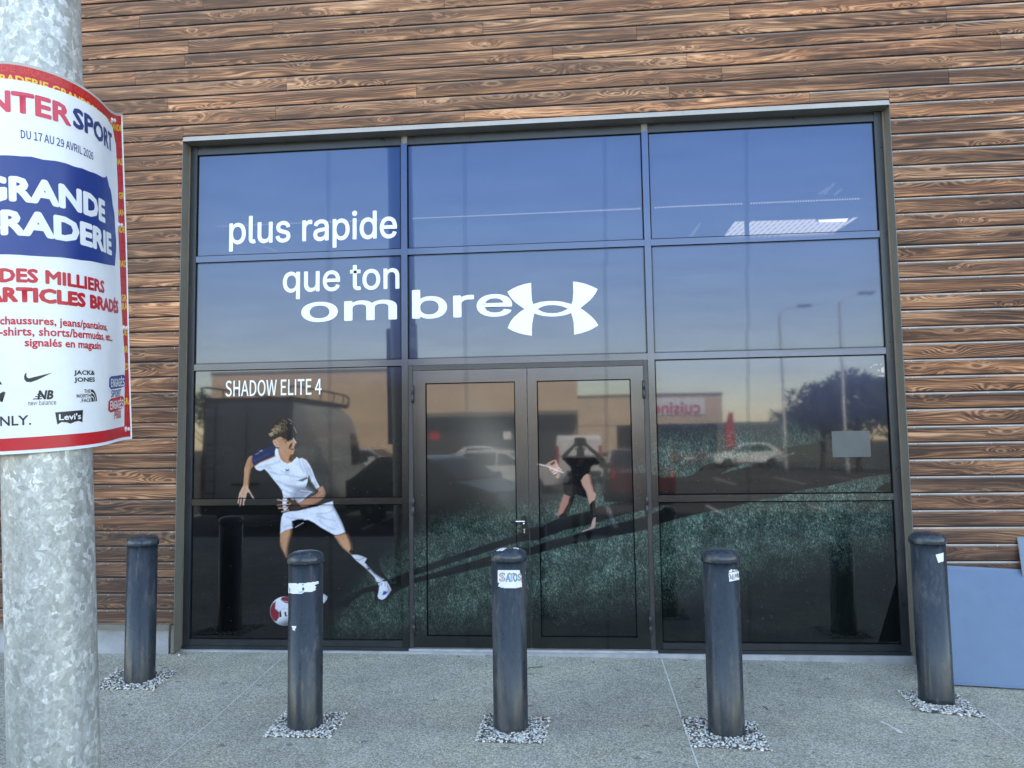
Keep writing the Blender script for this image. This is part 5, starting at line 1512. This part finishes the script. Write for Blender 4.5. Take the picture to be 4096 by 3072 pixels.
def vehicle(name, label, cat, kind, mat, loc, rz, group=None):
    t = thing(name, label, cat, (loc[0], loc[1], GL), rz, group)
    if kind == 'van':
        L, Wd, H, tap, zb = 5.8, 2.02, 2.55, 0.055, 1.1
        prof = [(-2.9, 0.35), (2.75, 0.35), (2.9, 0.55), (2.88, 0.95), (2.25, 1.22), (1.45, 2.25), (1.1, 2.5), (0.4, 2.66), (-2.75, 2.66), (-2.88, 2.3)]
        side = [[(1.02, 1.22), (2.0, 1.22), (1.42, 2.02), (1.02, 2.05)]]
        ws = ((2.22, 1.27), (1.50, 2.20)); rw = None
        wx = (1.95, -1.75); wr = 0.34
    elif kind == 'smallvan':
        L, Wd, H, tap, zb = 4.4, 1.85, 1.95, 0.06, 0.95
        prof = [(-2.2, 0.32), (2.1, 0.32), (2.2, 0.55), (2.15, 0.88), (1.45, 1.10), (0.75, 1.72), (0.3, 1.93), (-2.05, 1.96), (-2.18, 1.6)]
        side = [[(0.15, 1.1), (1.25, 1.1), (0.72, 1.62), (0.15, 1.65)]]
        ws = ((1.42, 1.14), (0.82, 1.68)); rw = ((-2.17, 1.12), (-2.12, 1.72))
        wx = (1.4, -1.35); wr = 0.31
    else:
        L, Wd, H, tap, zb = 4.2, 1.76, 1.48, 0.22, 0.92
        prof = [(-2.08, 0.30), (2.0, 0.28), (2.1, 0.5), (2.02, 0.76), (1.05, 0.97), (0.35, 1.40), (-0.1, 1.49), (-1.2, 1.46), (-1.85, 1.02), (-2.06, 0.92)]
        side = [[(0.05, 0.98), (0.92, 0.98), (0.33, 1.34), (0.05, 1.38)], [(-1.45, 1.0), (-0.02, 0.98), (-0.02, 1.39), (-1.1, 1.38)]]
        ws = ((1.02, 1.0), (0.40, 1.37)); rw = ((-1.84, 1.04), (-1.26, 1.42))
        wx = (1.32, -1.28); wr = 0.31
    hw = lambda z: Wd / 2 - max(0, z - zb) * tap
    loft(prof, mat, t, 'body', Wd, zb, tap)
    for sgn in (-1, 1):
        for poly in side:
            m = MB()
            a = [(x, sgn * (hw(z) + 0.004), z) for x, z in poly]; b = [(x, sgn * (hw(z) - 0.03), z) for x, z in poly]
            n = len(poly)
            m.add(a + b, [tuple(range(n)), tuple(range(2 * n - 1, n - 1, -1))] + [(i, (i + 1) % n, n + (i + 1) % n, n + i) for i in range(n)])
            m.make('window', M['glass'], t)
        m = MB()
        mx = (1.75 if kind == 'van' else 1.15 if kind == 'smallvan' else 0.85); mz = (1.35 if kind == 'van' else 1.12 if kind == 'smallvan' else 1.0)
        m.box(mx - 0.07, mx + 0.07, min(sgn * hw(mz), sgn * (hw(mz) + 0.22)), max(sgn * hw(mz), sgn * (hw(mz) + 0.22)), mz - 0.08, mz + (0.22 if kind == 'van' else 0.10), bev=0.03)
        m.make('side_mirror', M['trim'], t)
    for w_, nm in ((ws, 'windscreen'), (rw, 'rear_window')):
        if w_ is None: continue
        (xa, za), (xb, zb2) = w_
        nrm = Vector((zb2 - za, 0, -(xb - xa))).normalized() * 0.02
        if (nrm.x > 0) != (nm == 'windscreen'): nrm = -nrm
        m = MB()
        ya, yb = hw(za) - 0.10, hw(zb2) - 0.10
        q = [Vector((xa, -ya, za)), Vector((xa, ya, za)), Vector((xb, yb, zb2)), Vector((xb, -yb, zb2))]
        m.add([p + nrm for p in q] + [p - nrm for p in q], [(0, 1, 2, 3), (7, 6, 5, 4), (0, 4, 5, 1), (1, 5, 6, 2), (2, 6, 7, 3), (3, 7, 4, 0)])
        m.make(nm, M['glass'], t)
    for x in wx:
        for sgn in (-1, 1):
            Q = Matrix.Translation((x, sgn * (Wd / 2 - 0.20), wr)) @ Matrix.Rotation(R(-90 * sgn), 4, 'X')
            wh = MB().lathe([(wr * 0.62, 0.0), (wr * 0.95, 0.0), (wr, 0.03), (wr, 0.18), (wr * 0.95, 0.21), (wr * 0.64, 0.212)], 28, M=Q).make('wheel', M['tyre'], t)
            MB().lathe([(wr * 0.64, 0.10), (wr * 0.63, 0.213), (wr * 0.5, 0.205), (wr * 0.16, 0.215), (0.01, 0.218)], 20, M=Q).make('rim', M['rim'], wh)
    for sgn in (-1, 1):
        hx = max(p[0] for p in prof); tx = min(p[0] for p in prof)
        hz = 0.78 if kind == 'van' else 0.66
        MB().box(hx - 0.14, hx + 0.004, min(sgn * Wd * 0.28, sgn * Wd * 0.46), max(sgn * Wd * 0.28, sgn * Wd * 0.46), hz - 0.08, hz + 0.08, bev=0.03).make('headlight', M['lampglass'], t)
        tz0, tz1 = ((0.85, 1.55) if kind != 'car' else (0.72, 0.95))
        MB().box(tx - 0.006, tx + 0.06, min(sgn * Wd * 0.42, sgn * Wd * 0.478), max(sgn * Wd * 0.42, sgn * Wd * 0.478), tz0, tz1, bev=0.015).make('tail_light', M['redglass'], t)
    MB().box(tx - 0.03, tx + 0.05, -Wd * 0.47, Wd * 0.47, 0.36, 0.58, bev=0.03).make('rear_bumper', M['trim'] if kind != 'car' else mat, t)
    MB().box(hx - 0.05, hx + 0.03, -Wd * 0.47, Wd * 0.47, 0.32, 0.52, bev=0.03).make('front_bumper', M['trim'] if kind != 'car' else mat, t)
    MB().box(tx - 0.018, tx + 0.01, -0.26, 0.26, 0.64, 0.75, bev=0.004).make('number_plate', M['plate'], t)
    return t

def vpx(px, D):
    """world x of a thing D metres in front of the glass whose mirror image stands at photo column px"""
    return at_plane(px, 1770, D)[0]
# tall van with roof rack and ladder, tail towards the shop
v = vehicle('panel_van', 'tall off white panel van with roof rack and ladder, parked tail on to the shop', 'van', 'van', PAINT['grey'], (-3.67, -11.9), R(-90))
m = MB()
for sgn in (-1, 1):
    m.tube([(-2.85, sgn * 0.92, 2.70), (-2.95, sgn * 0.95, 2.95), (-2.7, sgn * 0.95, 2.98), (0.6, sgn * 0.95, 2.98), (0.9, sgn * 0.95, 2.92), (0.95, sgn * 0.92, 2.72)], 0.022, 8)
    m.box(-2.85, 0.9, sgn * 0.90 - 0.03, sgn * 0.90 + 0.03, 2.665, 2.76)
    for x in (-2.0, -1.1, -0.2, 0.5):
        m.tube([(x, sgn * 0.95, 2.98), (x, sgn * 0.92, 2.72)], 0.014, 6)
for x in np.linspace(-2.8, 0.8, 9):
    m.box(x - 0.02, x + 0.02, -0.92, 0.92, 2.72, 2.75)
m.make('roof_rack', M['trim'], v)
m = MB()
for y in (-0.62, -0.86):
    m.tube([(-2.99, y * 1.0, 0.7), (-2.98, y, 1.6), (-2.95, y, 2.6)], 0.018, 8)
for z in np.linspace(0.8, 2.55, 8):
    m.tube([(-2.985, -0.62, z), (-2.985, -0.86, z)], 0.014, 6)
m.make('ladder', M['trim'], v)
m = MB().box(-2.915, -2.88, -0.004, 0.004, 0.6, 2.55).box(-2.915, -2.90, -0.30, 0.30, 0.95, 1.0)
m.make('door_seam', M['trim'], v)
v = vehicle('panel_van', 'small white van with a house mark on its tailgate, parked tail on in the sun', 'van', 'smallvan', PAINT['white'], ((vpx(2225, 24) + vpx(2420, 24)) / 2, -26.0), R(-88))
m = MB().add([(-2.195, -0.62, 1.0), (-2.195, -0.18, 1.0), (-2.195, -0.18, 1.2), (-2.195, -0.40, 1.42), (-2.195, -0.62, 1.2)], [(0, 1, 2, 3, 4)])
vehicle('parked_car', 'dark red hatchback parked tail on beside the small white van', 'car', 'car', PAINT['red'], (vpx(2575, 14), -16.6), R(-90), 'cars in the car park')
vehicle('parked_car', 'near black car parked close to the shop beside the tall van', 'car', 'car', PAINT['dark'], (0.05, -10.6), R(28), 'cars in the car park')
vehicle('parked_car', 'silver car parked in the sun behind the near black car', 'car', 'car', PAINT['silver'], (vpx(2010, 20), -20.0), R(10), 'cars in the car park')
vehicle('parked_car', 'white car parked side on under the red feather flag', 'car', 'car', PAINT['white'], (vpx(2975, 40), -40.0), R(172), 'cars in the car park')
vehicle('parked_car', 'silver car parked in front of the beige store beyond the tall van', 'car', 'car', PAINT['silver'], (vpx(1480, 38), -38.5), R(15), 'cars in the car park')
vehicle('parked_car', 'white car parked before the glazing of the beige store', 'car', 'car', PAINT['white'], (vpx(1950, 40), -40.0), R(5), 'cars in the car park')
vehicle('parked_car', 'dark red car parked before the kitchen shop', 'car', 'car', PAINT['red'], (vpx(2720, 38), -38.0), R(-95), 'cars in the car park')
# parking bays
m = MB()
for x in np.arange(-30, 34, 2.6):
    for y0, y1 in ((-14.5, -9.5), (-28.5, -23.5), (-42.0, -37.0)):
        m.add([(x - 0.05, y0, GL + 0.004), (x + 0.05, y0, GL + 0.004), (x + 0.05, y1, GL + 0.004), (x - 0.05, y1, GL + 0.004)], [(0, 1, 2, 3)])
tag(m.make('parking_bay_lines', plain('road_paint', (0.62, 0.62, 0.60), 0.7), fix=False), kind='structure')
# stores across the car park
M['beige'] = render_wall_mat('beige_cladding', (0.66, 0.50, 0.34))
M['beige2'] = render_wall_mat('pale_beige_cladding', (0.66, 0.51, 0.36))
M['shopdark'] = plain('shop_glazing', (0.05, 0.05, 0.055), 0.12, 0, 0.5)
xa, xb = vpx(842, 45), vpx(2315, 45)
st = thing('beige_store', 'large beige store across the car park with a long dark glazed front', 'building', ((xa + xb) / 2, -45, GL))
ox = (xa + xb) / 2
xg = vpx(1690, 45)
m = MB().box(xa - ox, xg - ox, -30, 0, 0, 6.75).box(xg - ox + 0.002, xb - ox, -30, 0, 3.65, 6.75).box(xg - ox + 0.002, xb - ox, -30, -0.8, 0, 3.648)
m.make('wall', M['beige'], st)
m = MB().box(xg - ox + 0.01, xb - ox - 0.3, -0.78, -0.70, 0.0, 3.6)
g_ = m.make('glazing', M['shopdark'], st)
m = MB()
for x in np.arange(xg - ox + 0.1, xb - ox - 0.4, 1.6):
    m.box(x - 0.03, x + 0.03, -0.70, -0.64, 0, 3.6)
m.make('glazing_bars', M['trim'], st)
m = MB().box(xa - ox - 0.05, xb - ox + 0.05, -0.1, 0.08, 6.76, 6.95)
m.make('coping', M['taupe'], st)
m = MB().box(xg - ox - 0.1, xb - ox, 0.001, 0.5, 3.5, 3.78)
m.make('canopy', M['taupe'], st)
m = MB().box(vpx(1712, 45) - ox, vpx(1750, 45) - ox, -0.699, -0.66, 1.95, 2.6)
m.make('window_poster', M['red'], st)
m = MB().box(vpx(2010, 45) - ox, vpx(2042, 45) - ox, -0.699, -0.66, 1.9, 2.5)
m.make('window_poster', M['paper'], st)
xc_, xd = xb, vpx(2895, 45)
kt = thing('kitchen_shop', 'lower beige shop with a red lettered sign next to the beige store', 'building', ((xc_ + xd) / 2, -45, GL))
ox = (xc_ + xd) / 2
m = MB().box(xc_ - ox + 0.01, xd - ox, -26, 0.05, 2.75, 4.62).box(xc_ - ox + 0.01, vpx(2468, 45) - ox, -26, 0.0, 0, 2.748).box(vpx(2468, 45) - ox + 0.01, xd - ox, -26, -1.6, 0, 2.748)
m.make('wall', M['beige2'], kt)
m = MB().box(vpx(2468, 45) - ox + 0.02, xd - ox - 0.05, -1.59, -1.5, 0, 2.7)
m.make('glazing', M['shopdark'], kt)
m = MB().box(xc_ - ox, xd - ox + 0.05, -0.1, 0.12, 4.63, 4.78)
m.make('coping', M['taupe'], kt)
sx1, sx0 = vpx(2822, 44.9), vpx(2530, 44.9)
m = MB().box(sx0 - ox, sx1 - ox, 0.051, 0.14, 3.32, 4.45, bev=0.03)
sg = m.make('sign', M['white'], kt)
v_, f_, ly_ = text_poly('cuisinella', 0.03)
tx1 = vpx(2806, 44.85) - ox; tw = tx1 - (sx0 - ox) - 0.35
shape_mesh('lettering', [(tx1 - tw * a, 0.146 + 0.002 * q, 3.40 + 0.86 * b) for (a, b), q in zip(v_, ly_)], [tuple(reversed(q)) for q in f_], M['red'], sg)
m = MB().box(-0.6, 8.2, -20, 0, 0, 2.9)
for z in np.arange(0.2, 2.8, 0.22):
    m.box(-0.6, 8.2, 0.0, 0.05, z, z + 0.10)
sh2 = m.make('corrugated_shed', plain('green_grey_sheet', (0.13, 0.15, 0.14), 0.5))
sh2.location = (xd + 0.7, -50, GL)
tag(sh2, 'low grey green corrugated shed right of the kitchen shop', 'shed')
# feather flag
fx = vpx(2940, 41)
fl = thing('feather_flag', 'tall red feather flag standing in the car park', 'flag', (fx, -41, GL))
MB().tube([(0, 0, 0), (0, 0, 2.4), (-0.05, 0, 3.0), (-0.25, 0, 3.35)], 0.018, 8).make('flag_pole', M['rim'], fl)
m = MB()
k = 10
vs = []
for i in range(k + 1):
    z = 0.55 + 2.75 * i / k
    w_ = 0.55 * (1 - 0.55 * (i / k) ** 3)
    for s in range(5):
        vs.append((-0.03 - w_ * s / 4, 0.05 * math.sin(s * 1.4 + i * 0.7), z))
m.add(vs, [(i * 5 + s, i * 5 + s + 1, i * 5 + s + 6, i * 5 + s + 5) for i in range(k) for s in range(4)], 0, True)
m.make('banner', M['red'], fl)
MB().box(-0.25, 0.25, -0.25, 0.25, 0.0, 0.05, bev=0.01).make('foot', M['trim'], fl)
# lamp posts
def lamp(x, y, lab):
    t = thing('street_lamp', lab, 'lamp post', (x, y, GL), group='lamp posts in the car park')
    MB().lathe([(0.11, 0), (0.11, 0.5), (0.075, 0.6), (0.06, 8.0)], 16).make('pole', M['galva'], t)
    MB().tube([(0, 0, 7.95), (0.3, 0.0, 8.25), (1.2, 0.0, 8.4)], 0.035, 8).make('arm', M['galva'], t)
    hd = MB().box(0.9, 1.6, -0.14, 0.14, 8.34, 8.46, bev=0.04).make('lamp_head', M['taupe'], t)
    MB().box(1.0, 1.55, -0.11, 0.11, 8.325, 8.345).make('lamp_lens', M['lampglass'], hd)
lamp(vpx(3141, 33), -33, 'tall grey lamp post beside the corrugated shed')
lamp(vpx(3384, 30), -30, 'tall grey lamp post in front of the trees')
# trees on the right
def tree(x, y, h, r, lab, seed, n=2600):
    g = np.random.default_rng(seed)
    t = thing('tree', lab, 'tree', (x, y, GL), group='trees at the edge of the car park')
    m = MB().tube([(0, 0, 0), (0.05, 0, h * 0.3), (0.0, 0.05, h * 0.62)], [0.16, 0.12, 0.06], 10)
    for k in range(7):
        a = g.uniform(0, 6.28); z = h * g.uniform(0.28, 0.5)
        m.tube([(0.03, 0, z), (math.cos(a) * r * 0.4, math.sin(a) * r * 0.4, z + h * 0.15), (math.cos(a) * r * 0.7, math.sin(a) * r * 0.7, z + h * 0.26)], [0.06, 0.04, 0.015], 6)
    m.make('trunk', plain('bark', (0.09, 0.07, 0.055), 0.9), t)
    cl = []
    for k in range(26):
        a, ph = g.uniform(0, 6.28), g.uniform(-0.5, 1.2)
        d = r * g.uniform(0.35, 0.85)
        cl.append((math.cos(a) * math.cos(ph) * d, math.sin(a) * math.cos(ph) * d, h * 0.62 + math.sin(ph) * h * 0.30, r * g.uniform(0.22, 0.42), g.uniform(0.7, 1.25)))
    V, Fc, T = [], [], []
    for k in range(n):
        c = cl[g.integers(len(cl))]
        d = g.standard_normal(3); d /= np.linalg.norm(d)
        p = np.array(c[:3]) + d * c[3] * g.uniform(0.5, 1.05)
        s = g.uniform(0.09, 0.20)
        u = g.standard_normal(3); u /= np.linalg.norm(u); w = np.cross(u, d); w /= np.linalg.norm(w) + 1e-9
        o = len(V)
        V += [p - u * s, p + w * s * 0.5, p + u * s, p - w * s * 0.5]
        Fc.append((o, o + 1, o + 2, o + 3))
        tn = np.array([0.055, 0.085, 0.032]) * c[4] * g.uniform(0.75, 1.25)
        T += [np.append(tn, 1)] * 4
    me = bpy.data.meshes.new('crown')
    me.from_pydata([tuple(q) for q in V], [], Fc)
    at = me.attributes.new('tone', 'FLOAT_COLOR', 'POINT'); at.data.foreach_set('color', np.array(T, np.float32).ravel())
    me.materials.append(LEAF)
    link('crown', me, t)
LEAF = leaf_mat()
tree(vpx(3290, 34), -34, 4.7, 1.9, 'dense green tree nearest the corrugated shed', 1)
tree(vpx(3430, 33), -33, 4.9, 2.1, 'broad dense green tree in the middle of the row', 2)
tree(vpx(3570, 32), -32, 4.6, 1.9, 'dense green tree at the far right of the row', 3)
tree(vpx(3180, 58), -58, 4.2, 2.2, 'smaller far tree behind the corrugated shed', 4, 1500)
tree(-26.5, -52, 6.0, 2.6, 'tree beyond the left end of the beige store', 5, 1500)

# ------------------------------------------------------------------ the photographer
def skin_body(name, verts, edges, radii, mat, par, sub=2, root=0):
    me = bpy.data.meshes.new(name)
    me.from_pydata(verts, edges, [])
    o = bpy.data.objects.new(name, me)
    COL.objects.link(o)
    md = o.modifiers.new('skin', 'SKIN'); md.use_smooth_shade = True
    sv = me.skin_vertices[0].data
    for i, r in enumerate(radii):
        sv[i].radius = r if isinstance(r, tuple) else (r, r)
        sv[i].use_root = (i == root)
    ss = o.modifiers.new('sub', 'SUBSURF'); ss.levels = ss.render_levels = sub
    bpy.context.view_layer.update()
    nm = bpy.data.meshes.new_from_object(o.evaluated_get(bpy.context.evaluated_depsgraph_get()))
    bpy.data.objects.remove(o)
    nm.name = name
    nm.materials.clear(); nm.materials.append(mat)
    return link(name, nm, par)
SK = plain('skin', (0.42, 0.24, 0.17), 0.5)
CLO = plain('black_cotton', (0.014, 0.014, 0.016), 0.85)
JEA = plain('dark_trousers', (0.018, 0.02, 0.026), 0.8)
HAIR = plain('dark_hair', (0.022, 0.016, 0.012), 0.55)
ph = thing('person', 'person in a black T-shirt holding a phone up with both hands', 'person', (3.12, -6.16, 0.0), 0.0)
#        pelvis      waist        chest        neck base    neck         head
V = [(0, 0, 0.86), (0, 0.0, 1.00), (0, 0.0, 1.22), (0, -0.01, 1.345), (0, 0.01, 1.40), (0, 0.02, 1.47), (0, 0.025, 1.545),
     # shoulder L, elbow L, wrist L / shoulder R, elbow R, wrist R
     (-0.155, 0.0, 1.315), (-0.285, 0.12, 1.37), (-0.075, 0.265, 1.575), (0.155, 0.0, 1.315), (0.375, 0.10, 1.30), (0.075, 0.265, 1.575),
     # hips, knees, ankles, toes
     (-0.09, 0, 0.80), (-0.10, 0.015, 0.45), (-0.105, -0.01, 0.085), (-0.12, 0.13, 0.035), (0.09, 0, 0.80), (0.10, 0.015, 0.45), (0.105, -0.01, 0.085), (0.12, 0.13, 0.035)]
E_ = [(0, 1), (1, 2), (2, 3), (3, 4), (4, 5), (5, 6), (3, 7), (7, 8), (8, 9), (3, 10), (10, 11), (11, 12), (0, 13), (13, 14), (14, 15), (15, 16), (0, 17), (17, 18), (18, 19), (19, 20)]
Rd = [(0.145, 0.105), (0.13, 0.095), (0.15, 0.105), (0.085, 0.07), 0.052, (0.068, 0.08), (0.072, 0.088), 0.052, 0.040, 0.027, 0.052, 0.040, 0.027, 0.082, 0.055, 0.040, 0.034, 0.082, 0.055, 0.040, 0.034]
# palms and five fingers a hand
for s, wi in ((-1, 9), (1, 12)):
    w = Vector(V[wi])
    pc = len(V); V.append(tuple(w + Vector((-s * 0.006, 0.045, 0.038)))); E_.append((wi, pc)); Rd.append((0.030, 0.016))
    for k in range(4):
        b0 = w + Vector((-s * 0.004 + s * (0.012 - 0.004 * k), 0.060 - 0.004 * k, 0.055 + 0.018 * (1.5 - k)))
        ln = (0.036, 0.042, 0.040, 0.030)[k]
        i0 = len(V)
        V += [tuple(b0), tuple(b0 + Vector((-s * ln * 0.7, 0.020, 0.006))), tuple(b0 + Vector((-s * ln * 1.5, 0.012, 0.004)))]
        E_ += [(pc, i0), (i0, i0 + 1), (i0 + 1, i0 + 2)]; Rd += [0.0095, 0.0085, 0.007]
    i0 = len(V)
    V += [tuple(w + Vector((-s * 0.020, 0.030, 0.012))), tuple(w + Vector((-s * 0.042, 0.050, 0.010))), tuple(w + Vector((-s * 0.060, 0.062, 0.022)))]
    E_ += [(wi, i0), (i0, i0 + 1), (i0 + 1, i0 + 2)]; Rd += [0.012, 0.0105, 0.008]
body = skin_body('body', V, E_, Rd, SK, ph)
skin_body('t_shirt', [V[0], V[1], V[2], V[3], V[7], tuple(Vector(V[7]).lerp(Vector(V[8]), 0.72)), V[10], tuple(Vector(V[10]).lerp(Vector(V[11]), 0.72))], [(0, 1), (1, 2), (2, 3), (3, 4), (4, 5), (3, 6), (6, 7)], [(0.165, 0.125), (0.15, 0.115), (0.168, 0.122), (0.098, 0.085), 0.070, 0.064, 0.070, 0.064], CLO, ph)
skin_body('trousers', [(0, 0, 0.90), V[0], V[13], V[14], (V[15][0], V[15][1], 0.10), V[17], V[18], (V[19][0], V[19][1], 0.10)], [(0, 1), (1, 2), (2, 3), (3, 4), (1, 5), (5, 6), (6, 7)], [(0.15, 0.115), (0.158, 0.12), 0.098, 0.075, 0.062, 0.098, 0.075, 0.062], JEA, ph)
m = MB()
for s in (-1, 1):
    m.box(s * 0.115 - 0.048, s * 0.115 + 0.048, -0.07, 0.185, 0.0, 0.075, bev=0.028)
m.make('shoes', M['trim'], ph)
bmh = bmesh.new(); bmesh.ops.create_uvsphere(bmh, u_segments=24, v_segments=14, radius=1.0)
for v_h in bmh.verts:
    x_, y_, z_ = v_h.co
    v_h.co = (x_ * 0.086 * (1 + 0.05 * math.sin(9 * x_ + 5 * z_)), y_ * 0.104 + 0.004 - 0.012 * (1 - z_), max(z_, -0.35 if y_ < 0.2 else 0.18) * 0.082 + 1.565)
meh = bpy.data.meshes.new('hair'); bmh.to_mesh(meh); bmh.free(); meh.materials.append(HAIR)
link('hair', meh, ph)
fm = MB()
fm.lathe([(0.0, 0.0), (0.007, 0.004), (0.011, 0.016), (0.006, 0.036), (0.002, 0.044)], 10, M=Matrix.Translation((0, 0.108, 1.475)) @ Matrix.Rotation(R(-14), 4, 'X'))
fm.make('nose', SK, ph)
for s in (-1, 1):
    MB().add([(v[0] * 0.011 + s * 0.030, v[1] * 0.009 + 0.098, v[2] * 0.008 + 1.520) for v in IV], IF, 0, True).make('eye', M['paper'], ph)
    MB().add([(v[0] * 0.010 + s * 0.078, v[1] * 0.018 + 0.020, v[2] * 0.030 + 1.505) for v in IV], IF, 0, True).make('ear', SK, ph)
MB().add([(v[0] * 0.026, v[1] * 0.008 + 0.094, v[2] * 0.007 + 1.448) for v in IV], IF, 0, True).make('mouth', plain('lips', (0.30, 0.11, 0.10), 0.5), ph)
t = thing('phone', 'dark phone held up level by the photographer', 'phone', (3.105, -5.848, 1.61))
MB().box(-0.075, 0.075, -0.0045, 0.0045, -0.004, 0.070, bev=0.004).make('case', M['blackpl'], t)
MB().box(-0.072, 0.072, -0.0062, -0.0046, -0.001, 0.067, bev=0.0005).make('screen', emitter('phone_screen', (0.10, 0.11, 0.13), 0.3), t)
MB().lathe([(0.007, 0.0), (0.007, 0.003), (0.004, 0.0032)], 14, M=Matrix.Translation((-0.009, 0.0046, 0.030)) @ Matrix.Rotation(R(-90), 4, 'X')).make('camera_lens', M['glass'], t)
